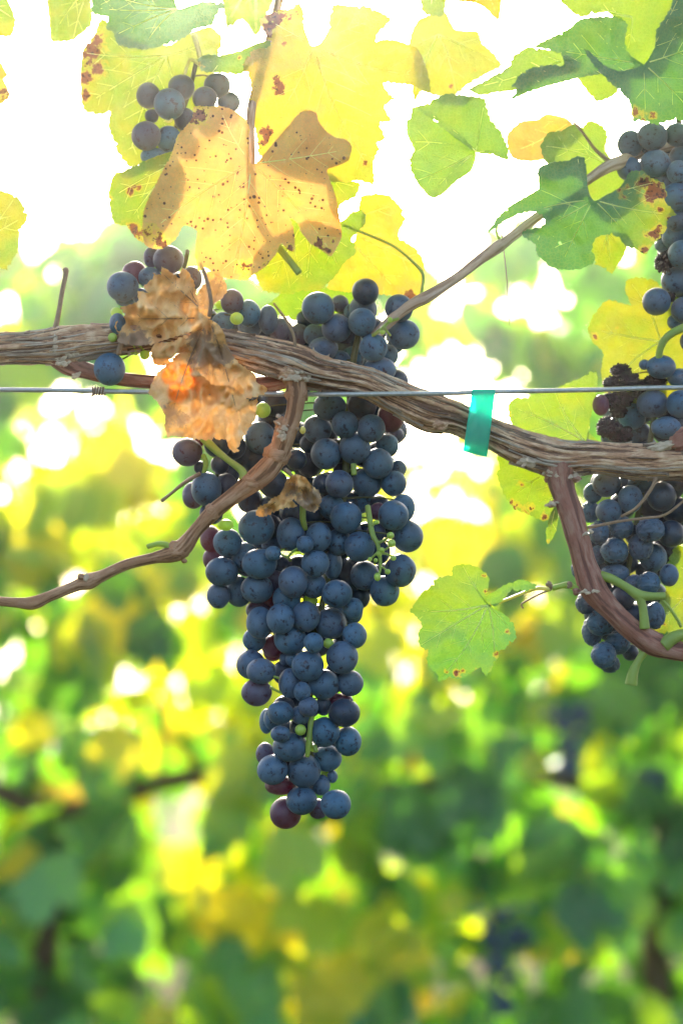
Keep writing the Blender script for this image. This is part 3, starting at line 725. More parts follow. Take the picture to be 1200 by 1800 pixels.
lump('bud', 152, 1016, -29, 4, 9, 5, 'collar', 10, amp=.4); lump('bud', 143, 1014, -26, 7, 6, 7, 'spur', 12, amp=.2); lump('bud', 324, 986, -18, 5, 4, 5, 'spur', 13, amp=.2)
tube_obj('stub', [(305, 972, -18, 7), (296, 960, -18, 6), (280, 956, -18, 5), (262, 960, -18, 4.5), (259, 962, -18, 4.5)], M['greenstem'], VINE, step=3, seg=10)
tube_obj('stub', [(432, 850, -16, 9), (425, 828, -16, 7), (400, 808, -14, 5.5), (378, 790, -10, 7), (358, 770, 0, 8)], M['greenstem'], VINE, step=3, seg=12)
tube_obj('tendril', [(352, 832, 0, 3.6), (325, 848, -8, 3.4), (300, 868, -12, 3), (284, 881, -14, 3.4)], M['twig'], VINE, step=4, seg=8)
for a in ((486, 800, -17, 23, 21, 20), (442, 848, -16, 21, 19, 19), (312, 968, -16, 20, 17, 17), (375, 899, -16, 15.5, 15, 15), (521, 690, -17, 20, 22, 18)):
    lump('node', *a, 'spur', a[0], amp=.22)
# right spur
tube_obj('spur', [(982, 815, -4, 30), (985, 845, -6, 24), (992, 872, -8, 21.5), (1003, 905, -10, 21), (1016, 950, -12, 21), (1026, 990, -12, 20.5), (1038, 1025, -12, 24), (1052, 1048, -12, 22), (1078, 1076, -12, 19), (1115, 1110, -12, 19.5), (1150, 1132, -12, 21), (1180, 1142, -12, 18), (1240, 1153, -12, 17), (1330, 1170, -10, 17)],
         M['spur_red'], VINE, rad=sm(17), step=2.6, seg=30, label='thick red brown spur dropping from the cordon at the right')
lump('bark_collar', 983, 836, -4, 33, 13, 24, 'spur_red', 21, rot=-.12, amp=.4); flakes(984, 834, -26, 34, 9, 26, 61, tilt=.1); flakes(976, 884, -26, 16, 3, 7, 62, tilt=-.3); flakes(925, 812, -26, 14, 6, 8, 63); lump('bark_collar', 975, 884, -12, 16, 5, 8, 'spur_red', 22, rot=.35, amp=.4); flakes(1030, 938, -30, 18, 2, 6, 64, tilt=-.2)
flakes(1036, 1040, -34, 20, 3, 7, 65); lump('bark_collar', 1012, 1040, -18, 6, 7, 6, 'spur_red', 25)
lump('bark_collar', 1200, 772, -18, 26, 18, 14, 'spur_red', 26, rot=.6); lump('bark_collar', 1165, 785, -22, 24, 8, 9, 'collar', 27, rot=.25, amp=.6); lump('bark_collar', 930, 812, -24, 14, 8, 9, 'collar', 28, rot=-.2, amp=.5)
lump('bark_collar', 772, 748, -28, 12, 8, 8, 'bark', 30, amp=.4)
tube_obj('green_shoot', [(1055, 1012, -14, 9), (1075, 1018, -20, 8), (1100, 1032, -24, 7.5), (1122, 1046, -26, 9.5), (1145, 1048, -24, 7), (1167, 1048, -20, 7)], M['greenstem'], VINE, step=3, seg=12)
tube_obj('green_shoot', [(1122, 1046, -26, 9), (1128, 1065, -27, 7.5), (1131, 1085, -28, 8), (1132, 1105, -28, 9.5)], M['greenstem'], VINE, step=3, seg=12)
tube_obj('tendril', [(1160, 1052, -20, 3), (1175, 1068, -18, 2.6), (1190, 1090, -14, 2.8), (1196, 1102, -12, 3)], M['greenstem'], VINE, step=3, seg=8)
tube_obj('green_shoot', [(1165, 1135, -22, 14), (1185, 1120, -24, 11), (1215, 1112, -24, 9), (1260, 1105, -20, 8)], M['greenstem'], VINE, step=3, seg=12)
tube_obj('stub', [(1138, 1138, -8, 8), (1122, 1160, -10, 6.5), (1112, 1182, -12, 9), (1108, 1204, -12, 11)], M['greenstem'], VINE, step=3, seg=12, label='pale green cut stub below the right spur')
tube_obj('green_shoot', [(1020, 1037, -12, 7), (1010, 1034, -12, 5.5), (998, 1028, -12, 6), (985, 1030, -12, 5), (970, 1034, -12, 5)], M['greenstem'], VINE, step=3, seg=10)
lump('bud', 965, 1028, -13, 5, 7, 5, 'twig', 31, rot=.4); lump('bud', 1000, 1028, -16, 5, 6, 4, 'twig', 32)
tube_obj('tendril', [(968, 1036, -12, 2.2), (948, 1044, -13, 1.9), (925, 1056, -14, 1.7), (915, 1063, -14, 1.5), (919, 1069, -14, 1.6)], M['twig'], VINE, step=3, seg=7)
tube_obj('tendril', [(1152, 840, -26, 3.6), (1142, 862, -30, 3), (1118, 892, -32, 2.6), (1091, 908, -32, 2.2)], M['twig'], VINE, step=4, seg=8)
tube_obj('tendril', [(1032, 927, -24, 3), (1055, 923, -28, 2.6), (1090, 916, -32, 2.4), (1130, 911, -32, 2.3), (1165, 906, -30, 2.3), (1195, 885, -28, 2.2), (1230, 850, -20, 2.2)], M['twig'], VINE, step=4, seg=8)
# upper right cane
tube_obj('cane', [(1240, 240, 150, 10), (1130, 268, 110, 10), (1092, 284, 55, 11.5), (1070, 292, 40, 11), (1040, 311, 40, 8.5), (1000, 340, 40, 8.5), (940, 384, 40, 8.5), (890, 424, 40, 9), (875, 434, 40, 11), (845, 455, 42, 9), (800, 490, 45, 9), (752, 521, 48, 11), (725, 535, 52, 10), (690, 560, 60, 9), (640, 610, 70, 9)], M['cane'], VINE, rad=sm(41), step=3, seg=20, label='slender grey brown cane slanting up to the right')
tube_obj('tendril', [(1068, 282, 40, 4), (1045, 262, 44, 3), (1025, 235, 50, 2.4), (1008, 215, 60, 2)], M['twig'], VINE, step=4, seg=7)
tube_obj('tendril', [(736, 535, 48, 3.5), (742, 505, 50, 3), (743, 482, 52, 3.2), (725, 460, 55, 2.4), (690, 432, 60, 2.2), (640, 410, 66, 2.2), (602, 394, 70, 2.4)], M['greenstem'], VINE, step=4, seg=7)
tube_obj('tendril', [(881, 412, 42, 1.6), (886, 450, 40, 1.1), (891, 500, 40, .9), (895, 572, 40, .9)], M['twig'], VINE, step=5, seg=6)
tube_obj('tendril', [(879, 424, 40, 3), (872, 408, 40, 2.4), (874, 395, 40, 2)], M['greenstem'], VINE, step=4, seg=6)
# twigs near the cordon
tube_obj('twig', [(97, 582, -4, 5.5), (104, 548, -4, 4.4), (110, 512, -4, 4.2), (116, 483, -4, 4), (116, 475, -4, 5.5), (113, 472, -4, 4)], M['twig'], VINE, step=3, seg=9, label='short bare twig standing on the cordon at the left')
tube_obj('twig', [(519, 616, -14, 3.2), (516, 590, -12, 2.7), (503, 563, -10, 2.4), (488, 542, -8, 2), (481, 533, -6, 1.8)], M['twig'], VINE, step=3, seg=8)
tube_obj('cane', [(560, -340, 60, 10), (510, -120, 65, 9), (494, -20, 65, 8), (474, 70, 62, 8), (452, 150, 56, 8), (441, 200, 24, 8), (441, 280, 12, 8), (444, 340, 26, 8), (458, 385, 16, 7.5), (476, 418, 8, 7)], M['cane'], VINE, rad=sm(44), step=4, seg=16, label='cane rising behind the big yellow leaf')
tube_obj('stub', [(470, 415, 8, 6), (492, 438, 4, 6.5), (510, 460, 0, 6), (526, 480, -3, 6.5)], M['greenstem'], VINE, step=3, seg=10)
tube_obj('stub', [(1240, 560, 30, 8), (1200, 576, 30, 7.5), (1172, 592, 32, 7), (1160, 612, 36, 6.5), (1157, 632, 42, 6)], M['greenstem'], VINE, step=3, seg=10)
tube_obj('tendril', [(340, 60, 60, 5), (348, 85, 70, 4.5), (352, 112, 80, 4), (335, 105, 90, 3), (325, 130, 95, 3)], M['petiole'], VINE, step=4, seg=8)

# ------------------------------------------------------------ traced leaves
A = lambda *a: zp(*a)
L_ = make_leaf
yel = A(200, 150, 2.6667, [(645, 368), (632, 330), (632, 260), (636, 200), (620, 160), (560, 115), (500, 97), (455, 100), (400, 97), (375, 102), (370, 150), (345, 185), (300, 235), (275, 310), (215, 430), (150, 560), (135, 640), (145, 745), (200, 768), (240, 760), (290, 720), (330, 655), (390, 680), (385, 750), (383, 800), (398, 870), (430, 850), (480, 890), (540, 905), (620, 912), (665, 880), (710, 850), (760, 790), (785, 742), (815, 770), (845, 780), (848, 720), (838, 650), (822, 618), (860, 645), (880, 690), (920, 740), (970, 770), (1015, 800), (1050, 750), (1068, 700), (1055, 600), (1040, 520), (1010, 440), (1000, 395), (1050, 375), (1100, 350), (1115, 290), (1090, 255), (1040, 245), (990, 210), (955, 160), (950, 130), (900, 115), (860, 140), (800, 210), (740, 280), (690, 340), (662, 368)])
L_(VINE, [(yel, -34, .03, -.04, .18)], (442, 288), A(200, 150, 2.6667, [(500, 110), (160, 700), (560, 890), (1010, 770), (1095, 300)]), age=.775, thick=.68, spot=.75, edge=.25, tooth=6, amp=1.0, wav=9, step=5.5,
   brown=[(350, 203, 16), (344, 212, 10), (280, 425, 16), (262, 405, 10), (430, 470, 12), (480, 465, 12), (510, 435, 7), (560, 428, 10), (577, 440, 7), (445, 372, 3), (585, 425, 5), (439, 468, 6)],
   label='large golden yellow leaf with brown specks, nearest the camera at upper left')
big = A(400, 0, 3.0, [(440, 240), (430, 215), (405, 150), (400, 60), (370, 10), (340, 40), (250, 60), (170, 105), (190, 160), (230, 235), (200, 250), (130, 270), (80, 350), (120, 420), (125, 500), (105, 540), (140, 560), (130, 600), (160, 750), (165, 815), (300, 900), (500, 950), (620, 960), (690, 950), (770, 970), (768, 860), (790, 800), (805, 790), (785, 755), (830, 730), (800, 650), (860, 635), (825, 560), (885, 515), (840, 480), (820, 440), (880, 440), (980, 450), (1060, 490), (1065, 430), (1040, 340), (1000, 260), (900, 215), (820, 208), (785, 220), (792, 175), (860, 100), (740, 35), (640, 30), (560, 25), (540, 70), (530, 160), (490, 225), (465, 240)])
L_(VINE, [(big, 34, 0, .02, .10)], (551, 80), A(400, 0, 3.0, [(1050, 400), (760, 900), (300, 560), (720, 120), (240, 120)]), age=.71, age2=.60, ager=(440, 100, 680, 240), spot=.2, edge=.12, wav=9, tooth=8,
   brown=[(488, 30, 26), (470, 55, 16), (500, 12, 12), (484, 140, 12), (490, 160, 14), (470, 230, 14), (463, 250, 10), (500, 75, 6), (640, 285, 6)], step=7, label='big translucent yellow leaf with orange left lobe behind the golden one')
L_(VINE, [(A(0, 0, 3.0, [(485, -30), (485, 0), (490, 70), (570, 90), (562, 150), (600, 170), (620, 230), (680, 250), (740, 262), (830, 250), (850, 240), (915, 225), (990, 185), (1040, 150), (1120, 130), (1140, 80), (1190, 20), (1080, 8), (1000, 30), (945, 48), (925, 10), (920, -60), (700, -120), (500, -80)]), 20, 0, .25, 0)], (312, 15), A(0, 0, 3.0, [(500, 40), (760, 250), (600, 190), (1150, 40), (520, -60)]), age=.27, wav=9, label='green leaf at the top edge, upper left')
L_(VINE, [(A(0, 0, 3.0, [(540, 100), (500, 180), (440, 260), (425, 380), (435, 570), (500, 600), (540, 605), (585, 588), (570, 660), (600, 740), (620, 800), (680, 880), (760, 860), (900, 780), (1060, 600), (1120, 420), (1150, 300), (1170, 200), (1110, 140), (990, 180), (880, 240), (700, 180)]), 150, 0, .1, .2)], (293, 98), A(0, 0, 3.0, [(460, 280), (440, 560), (680, 860), (1000, 600), (1140, 200)]), age=.57, edge=.2, brown=[(160, 90, 22), (165, 120, 18), (152, 140, 14), (172, 72, 12), (150, 165, 12)], spot=.1, label='large lime leaf with brown left margin behind the top bunch')
L_(VINE, [(A(200, 150, 2.6667, [(290, 310), (180, 340), (60, 395), (0, 420), (-25, 520), (0, 640), (60, 660), (100, 710), (145, 740), (220, 700), (330, 520), (340, 400)]), 24, 0, 0, .3)], (300, 290), A(200, 150, 2.6667, [(0, 520), (60, 650), (150, 720), (80, 400)]), age=.56, edge=.3, brown=[(229, 336, 8), (235, 405, 14), (250, 412, 10), (243, 330, 5)], spot=.15, label='pale lime leaf poking out left of the golden leaf')
L_(VINE, [([(83, -20), (84, 7), (87, 33), (90, 71), (110, 73), (127, 71), (147, 57), (163, 37), (160, 0), (168, -30), (120, -60)], 160, 0, 0, 0)], (160, -27), [(95, 60), (130, 65), (85, 0)], age=.55, edge=.2, label='lime leaf cut by the top edge near the left corner')
L_(VINE, [([(0, -30), (14, 0), (22, 17), (28, 37), (21, 62), (0, 63), (-27, 50), (-40, 0)], 120, 0, 0, 0)], (-30, 0), [(20, 30), (10, 58)], age=.4, age2=.62, ager=(0, 0, 0, 60), label='small leaf in the top left corner')
L_(VINE, [([(-20, 100), (0, 107), (9, 123), (13, 133), (7, 140), (15, 157), (19, 167), (7, 180), (0, 183), (-20, 187)], 120, 0, 0, 0)], (-30, 140), [(12, 160), (8, 115)], age=.7, edge=.5, brown=[(5, 165, 16), (8, 120, 8)], label='brown edged leaf tip at the left edge')
L_(VINE, [([(-50, 325), (0, 335), (30, 345), (45, 368), (49, 385), (36, 405), (32, 440), (20, 460), (10, 476), (0, 470), (-50, 490)], 90, 0, 0, 0)], (-25, 420), [(45, 380), (15, 465), (25, 350)], age=.6, label='pale leaf at the left edge above the cordon')
L_(VINE, [([(348, 105), (360, 97), (400, 95), (430, 85), (455, 75), (475, 72), (470, 95), (440, 115), (425, 130), (390, 128), (355, 124)], 30, 0, .3, 0)], (472, 85), [(355, 112)], age=.42, brown=[(352, 115, 5), (420, 100, 3)], label='narrow green leaf edge on, right of the top bunch')
L_(VINE, [([(392, -40), (398, 50), (425, 35), (450, 64), (470, 30), (482, 0), (500, -40)], 420, 0, 0, 0)], (450, -50), [(400, 40), (450, 55)], age=.55, label='blurred lime leaf at the top edge beside the orange lobe')
L_(VINE, [([(722, 60), (735, 35), (760, 25), (783, 22), (800, 52), (838, 55), (846, 75), (865, 92), (881, 115), (850, 132), (820, 150), (800, 167), (765, 168), (740, 160), (728, 178), (722, 140), (716, 100)], 170, 0, 0, .3)], (770, 60), [(870, 110), (730, 160), (800, 160), (725, 80)], age=.62, brown=[(792, 152, 5), (835, 120, 6)], spot=.1, label='pale yellow green leaf high up, left of the green ones')
L_(VINE, [([(738, -40), (742, 20), (760, 27), (780, 24), (785, -40)], 150, 0, 0, 0)], (760, -40), [(755, 20)], age=.5, name='leaf')
L_(VINE, [([(780, -40), (800, 0), (830, 4), (850, 12), (877, 36), (875, -40)], 150, 0, 0, 0)], (830, -50), [(870, 20), (800, -5)], age=.68, label='yellow leaf tip at the top edge, right of centre')
lf = L_(VINE, [([(714, 215), (716, 240), (727, 262), (720, 280), (723, 302), (735, 325), (757, 347), (775, 343), (800, 320), (828, 300), (836, 268), (800, 238), (729, 188), (722, 205)], 30, 0, 0, .5),
               ([(729, 188), (750, 182), (775, 168), (790, 165), (820, 168), (850, 173), (857, 190), (860, 208), (878, 228), (891, 258), (892, 281), (865, 272), (837, 268), (800, 242), (765, 213)], 16, 0, 0, .2)], (836, 267),
        [(720, 250), (757, 340), (725, 320), (850, 180), (885, 270), (735, 190)], age=.42, label='folded mid green leaf hanging alone in the white sky')
L_(VINE, [(A(800, 0, 3.0, [(70, 470), (130, 440), (200, 400), (280, 350), (300, 300), (380, 250), (450, 258), (540, 270), (640, 320), (620, 370), (560, 385), (440, 410), (330, 470), (200, 490), (130, 503)]), 70, 0, .2, 0)], (985, 108), [(850, 150), (940, 90)], age=.45, label='half hidden green leaf left of the long green one')
L_(VINE, [(A(800, 0, 3.0, [(415, 245), (500, 200), (600, 150), (650, 105), (740, 90), (850, 90), (905, 130), (890, 220), (920, 290), (990, 340), (1020, 400), (900, 400), (770, 390), (650, 410), (500, 450), (400, 480), (290, 525), (330, 470), (295, 452), (370, 372), (480, 345), (570, 345), (560, 290), (500, 262)]), 26, 0, .2, 0)], (1130, 113), A(800, 0, 3.0, [(430, 250), (310, 510), (870, 120), (760, 110)]), age=.3, step=7, label='long cupped green leaf pointing left at the upper right')
L_(VINE, [(A(800, 0, 3.0, [(675, 258), (720, 285), (790, 350), (860, 375), (930, 365), (985, 345), (1010, 320), (1050, 250), (1060, 160), (1130, 50), (1160, -30), (1300, -80), (1420, 200), (1400, 500), (1280, 650), (1230, 655), (1170, 630), (1110, 640), (1055, 656), (1000, 638), (935, 636), (920, 540), (860, 475), (800, 420), (730, 345)]), -24, .05, 0, .3)], (1130, 112), A(800, 0, 3.0, [(690, 275), (1000, 620), (1270, 620), (1360, 200), (1180, -20)]), age=.28, brown=[(1120, 198, 9), (1150, 203, 6), (1128, 210, 5)], spot=.1, step=7.5, label='broad green leaf in the upper right corner')
L_(VINE, [(A(800, 0, 3.0, [(540, -40), (560, 10), (600, 50), (650, 90), (720, 75), (800, 65), (850, 110), (855, 160), (845, 230), (880, 320), (970, 370), (1040, 290), (1150, 80), (1200, -60), (900, -120)]), 130, 0, 0, 0)], (1110, 30), A(800, 0, 3.0, [(600, 30), (900, 280), (760, 60)]), age=.53, label='bright lime leaf behind the upper right corner leaf')
L_(VINE, [([(1010, 130), (1018, 142), (1033, 163), (1047, 178), (1067, 173), (1085, 160), (1080, 125), (1040, 120)], 90, 0, 0, 0)], (1050, 118), [(1047, 170)], age=.52, label='small lime leaf tip under the long green leaf')
L_(VINE, [(A(800, 0, 3.0, [(280, 700), (340, 640), (430, 630), (480, 600), (580, 620), (620, 660), (570, 725), (480, 770), (470, 840), (350, 852), (290, 822), (268, 745)]), 230, 0, 0, 0)], (1000, 215), A(800, 0, 3.0, [(300, 800), (400, 640)]), age=.74, spot=.1, label='faint peach yellow leaf in the bright sky at the right')
L_(VINE, [(A(800, 0, 3.0, [(450, 770), (490, 700), (560, 690), (620, 655), (670, 670), (710, 635), (780, 670), (800, 720), (790, 790), (830, 850), (880, 870), (900, 1000), (830, 1070), (740, 1120), (660, 1060), (600, 900), (480, 860)]), 120, 0, 0, 0)], (1070, 290), A(800, 0, 3.0, [(460, 770), (710, 650), (600, 700)]), age=.53, label='lime leaf behind the start of the slender cane')
vleaf = A(800, 200, 3.0, [(170, 628), (210, 560), (280, 490), (330, 460), (400, 420), (440, 390), (435, 290), (500, 258), (580, 250), (640, 225), (682, 235), (690, 300), (695, 380), (712, 435), (735, 460), (790, 430), (850, 400), (900, 340), (920, 305), (990, 303), (1040, 340), (1100, 370), (1115, 420), (1100, 460), (1130, 490), (1158, 530), (1115, 560), (1110, 610), (1080, 650), (1030, 700), (1000, 742), (950, 710), (900, 700), (860, 650), (800, 635), (745, 650), (718, 700), (735, 760), (720, 790), (650, 820), (570, 822), (500, 805), (450, 760), (430, 740), (420, 690), (345, 630), (400, 605), (450, 600), (475, 570), (455, 530), (400, 515), (330, 530), (250, 570), (200, 610)])
L_(VINE, [(vleaf, -14, 0, .05, .3)], (1042, 351), A(800, 200, 3.0, [(200, 600), (645, 240), (1130, 530), (1060, 360), (560, 790), (370, 628), (900, 640)]), age=.27, age2=.52, ager=(1060, 350, 1150, 380), spot=.12, step=6,
   brown=[(1130, 322, 14), (1150, 335, 18), (1142, 350, 12), (1165, 340, 10), (1095, 347, 5), (1088, 334, 5), (1101, 328, 5), (1148, 412, 12), (1158, 403, 9), (1133, 438, 10), (1158, 369, 5), (1176, 384, 5)], wav=9, hole=[(984, 428, 3.5)], label='green leaf with brown blotched right lobe in front of the upper right bunch')
L_(VINE, [(A(800, 200, 3.0, [(690, 670), (730, 610), (790, 590), (860, 600), (905, 680), (880, 760), (850, 800), (825, 842), (780, 812), (730, 790), (738, 760)]), 70, 0, 0, 0)], (1066, 410), [(1074, 475), (1050, 460), (1090, 440)], age=.55, label='small lime leaf peeking under the brown blotched leaf')
L_(VINE, [([(1033, 577), (1045, 550), (1066, 528), (1093, 533), (1108, 537), (1098, 510), (1100, 493), (1120, 488), (1147, 492), (1165, 507), (1200, 530), (1240, 560), (1240, 700), (1180, 720), (1090, 720), (1062, 690), (1056, 650), (1060, 620), (1040, 600)], 140, 0, 0, 0)], (1160, 600), [(1040, 578), (1110, 500), (1065, 680), (1120, 710)], age=.6, spot=.12, brown=[(1045, 590, 6), (1085, 580, 4)], label='yellow leaf behind the gap between the two right bunches')
L_(VINE, [([(893, 712), (905, 700), (920, 700), (950, 690), (975, 683), (1000, 672), (1020, 665), (1035, 655), (1046, 652), (1050, 665), (1048, 690), (1040, 720), (1035, 760), (1062, 785), (1045, 800), (1010, 850), (985, 870), (975, 905), (955, 916), (930, 905), (905, 895), (893, 880), (885, 868), (872, 832), (878, 825), (873, 798), (893, 790), (905, 765), (895, 735)], 66, 0, 0, .1)], (1030, 778), [(898, 715), (1044, 662), (975, 690), (880, 810), (950, 910), (900, 870)],
   age=.53, spot=.12, edge=.08, brown=[(895, 728, 5), (974, 747, 4), (903, 888, 8), (925, 895, 10), (915, 850, 5), (955, 908, 6)], label='lime leaf behind the cordon under the wire, right of the teal tape')
L_(VINE, [([(962, 957), (959, 935), (966, 905), (976, 888), (981, 905), (976, 935)], 40, 0, 0, 0)], (977, 886), [(964, 950)], age=.45, brown=[(962, 952, 5)], label='thin dangling leaf tip beside the right spur')
bb = A(680, 960, 3.0, [(530, 290), (515, 262), (528, 240), (537, 170), (510, 130), (450, 100), (400, 93), (345, 110), (345, 152), (300, 160), (250, 180), (245, 205), (190, 240), (155, 290), (120, 338), (165, 380), (185, 420), (165, 460), (168, 520), (215, 560), (210, 600), (225, 640), (270, 680), (275, 712), (330, 690), (370, 697), (405, 690), (450, 660), (490, 640), (520, 682), (555, 640), (560, 610), (585, 590), (590, 560), (620, 540), (650, 510), (680, 485), (670, 440), (660, 400), (610, 355), (560, 330)])
fl = A(680, 960, 3.0, [(515, 268), (560, 243), (620, 205), (690, 178), (740, 185), (790, 207), (740, 235), (650, 237), (610, 285), (570, 318), (535, 300)])
L_(VINE, [(bb, -8, .05, 0, .3), (fl, -14, -.15, -.2, 0)], (857, 1063), A(680, 960, 3.0, [(290, 690), (130, 338), (180, 520), (400, 105), (560, 610), (640, 430)]), age=.47, age2=.33, ager=(800, 1020, 860, 1120), spot=.08, edge=.15, step=5, tooth=9, amp=2.4, wav=7,
   brown=[(803, 1183, 6), (812, 1178, 5), (785, 1180, 4), (850, 1012, 3), (853, 1040, 4), (838, 1175, 4), (870, 1150, 4), (890, 1110, 4)], label='single lime leaf low right of the main bunch, held out on a yellow stalk',
   petiole=[(860, 1063, -8, 2.6), (885, 1056, -12, 2.8), (920, 1042, -13, 2.8), (945, 1034, -13, 3.4), (965, 1036, -13, 4)])
L_(VINE, [([(1165, 1010), (1175, 985), (1185, 962), (1200, 960), (1260, 980), (1260, 1120), (1200, 1105), (1175, 1113), (1150, 1110), (1138, 1095), (1158, 1060), (1170, 1035)], 110, 0, 0, 0)], (1225, 1030), [(1150, 1100), (1190, 970)], age=.56, brown=[(1155, 1100, 7), (1170, 1095, 6)], spot=.15, label='lime leaf at the right edge behind the lower right bunch')
L_(VINE, [(A(200, 150, 2.6667, [(660, 880), (700, 960), (760, 972), (820, 980), (880, 962), (960, 962), (1010, 920), (1050, 880), (1080, 830), (1130, 790), (1135, 750), (1110, 720), (1175, 650), (1178, 590), (1120, 592), (1060, 640), (900, 600), (700, 700), (640, 800)]), 60, 0, 0, .2)], (560, 340), A(200, 150, 2.6667, [(720, 960), (900, 955), (1060, 870), (1160, 620)]), age=.48, age2=.56, ager=(600, 420, 470, 500), edge=.12, label='green leaf with toothed edge showing below the golden leaf')
L_(VINE, [([(570, 300), (600, 316), (632, 322), (625, 345), (600, 358), (590, 372), (575, 350)], 70, 0, 0, 0)], (560, 320), [(628, 330)], age=.57, label='small yellow green leaf tip right of the golden leaf')
L_(VINE, [([(635, 345), (660, 340), (685, 345), (705, 365), (712, 385), (700, 415), (735, 440), (746, 470), (740, 510), (730, 545), (690, 520), (640, 515), (600, 512), (575, 505), (595, 460), (625, 420), (630, 370)], 170, 0, 0, 0)], (600, 400), [(700, 360), (740, 470), (720, 530), (620, 505)], age=.67, spot=.2, brown=[(718, 520, 14), (690, 365, 4), (690, 390, 4)], label='pale yellow leaf behind the top of the main bunch')
L_(VINE, [([(500, 512), (530, 500), (560, 505), (600, 508), (640, 520), (650, 560), (600, 590), (540, 580), (510, 560), (470, 540)], 190, 0, 0, 0)], (600, 590), [(520, 520), (560, 510)], age=.45, label='green leaf just behind the topmost grapes of the main bunch')
# dry leaves
Z1 = lambda pts: zp(180, 420, 3.75, pts)
L_(VINE, [(Z1([(700, 525), (640, 480), (622, 400), (608, 300), (570, 220), (530, 195), (505, 228), (512, 262), (470, 235), (425, 200), (392, 182), (385, 240), (332, 225), (342, 252), (270, 320), (312, 358), (235, 345), (235, 415), (118, 455), (155, 500), (88, 552), (90, 600), (112, 622), (98, 672), (150, 692), (230, 702), (330, 692), (420, 662), (560, 620), (650, 590)]), -62, 0, 0, .5),
          (Z1([(690, 530), (760, 560), (800, 620), (840, 740), (900, 820), (1000, 890), (1020, 950), (1078, 975), (1080, 1010), (1000, 1045), (920, 1050), (860, 990), (830, 980), (780, 1022), (730, 1000), (680, 980), (600, 940), (565, 800), (575, 700), (540, 680), (600, 610)]), -56, .05, 0, .3),
          (Z1([(330, 720), (350, 688), (440, 680), (600, 620), (640, 660), (580, 740), (480, 760), (430, 830), (350, 830), (320, 770)]), -46, 0, 0, 0),
          ([(262, 690), (268, 672), (277, 655), (295, 640), (315, 620), (330, 612), (345, 650), (375, 676), (407, 680), (441, 705), (452, 700), (450, 720), (450, 735), (436, 755), (429, 767), (421, 779), (419, 794), (409, 794), (400, 783), (397, 772), (360, 773), (333, 770), (301, 766), (295, 770), (289, 748), (291, 735), (278, 708)], -44, 0, -.12, .2)],
   (368, 558), [(285, 480), (215, 560), (330, 500), (455, 680), (420, 740), (300, 740), (400, 600)], mat='dry', wav=14, pleat=44, ecurl=28, crumple=52, step=4.6, tooth=8, amp=2, groove=6,
   brown=[(245, 600, 22), (215, 598, 14), (365, 625, 34), (350, 600, 20), (300, 730, 20), (320, 738, 14), (400, 620, 20)], spot=.22, orange=[(298, 662, 16), (312, 690, 20), (335, 672, 12), (325, 650, 12)], label='curled dry brown leaf draped over the cordon at the left',
   petiole=[(368, 556, -60, 4), (371, 530, -58, 3.6), (364, 495, -50, 3.4), (353, 462, -30, 3)], pmat='twig')
L_(VINE, [([(347, 520), (358, 498), (365, 478), (385, 478), (396, 495), (399, 510), (390, 525), (376, 535), (370, 560), (352, 556), (345, 540)], -22, 0, 0, 0)], (370, 550), [(390, 490)], mat='dry', crumple=14, pleat=14, brown=[(370, 520, 30)], step=4, label='small brown curled leaf behind the dry leaf stalk')
Z3 = lambda pts: zp(280, 700, 3.75, pts)
L_(VINE, [(Z3([(640, 745), (660, 715), (700, 700), (745, 660), (790, 640), (820, 590), (840, 540), (890, 500), (920, 520), (930, 570), (900, 620), (880, 680), (910, 710), (860, 722), (800, 730), (740, 760), (680, 782), (640, 772)]), -26, 0, 0, 0),
          (Z3([(890, 500), (960, 520), (1000, 570), (1050, 612), (1068, 670), (1032, 748), (980, 742), (920, 700), (885, 660), (895, 590), (870, 540)]), -22, 0, 0, 0)], (525, 850), [(458, 900), (550, 890)], mat='dry', crumple=55, pleat=40, ecurl=16, wav=14, step=3, tooth=6, amp=2, brown=[(545, 880, 26), (510, 860, 14), (470, 900, 10)], spot=.25, label='small shrivelled brown leaf clinging in front of the main bunch',
   petiole=[(525, 850, -20, 4), (515, 838, -20, 3.5), (500, 825, -18, 4)], pmat='twig')

# unseen vine canopy above the picture, its deep part added to shade the leaves
r = random.Random(99); mb = MB()
for i in range(420):
    px = r.uniform(-500, 1700); D = r.uniform(-280, 420) if i < 180 else r.uniform(420, 1450); py = -60 - 850 * r.random() ** 1.5; s = .05 * r.uniform(.7, 1.25)
    p = P(px, py - s / sc(D) * 1.15, D); v, f = r.choice(GL); m = Matrix.LocRotScale(p, Euler(leaf_rot(r)), Vector((s, s, s)))
    mb.add([m @ q for q in v], f, age=[.2 + .4 * r.random()] * len(v), brown=[0.0] * len(v), spot=[0.0] * len(v))
mb.build('upper_shade_foliage', M['leaf'], P(600, -200, 0), VINE, kind='stuff')
r = random.Random(98)
for k in range(6):
    x = -200 + k * 320
    tube_obj('cane', [(x + 40, -80, 70, 7), (x + r.uniform(-60, 60), -350, r.uniform(0, 100), 6), (x + r.uniform(-80, 80), -900, r.uniform(-50, 150), 4)], M['spur'], VINE, step=20, seg=8)

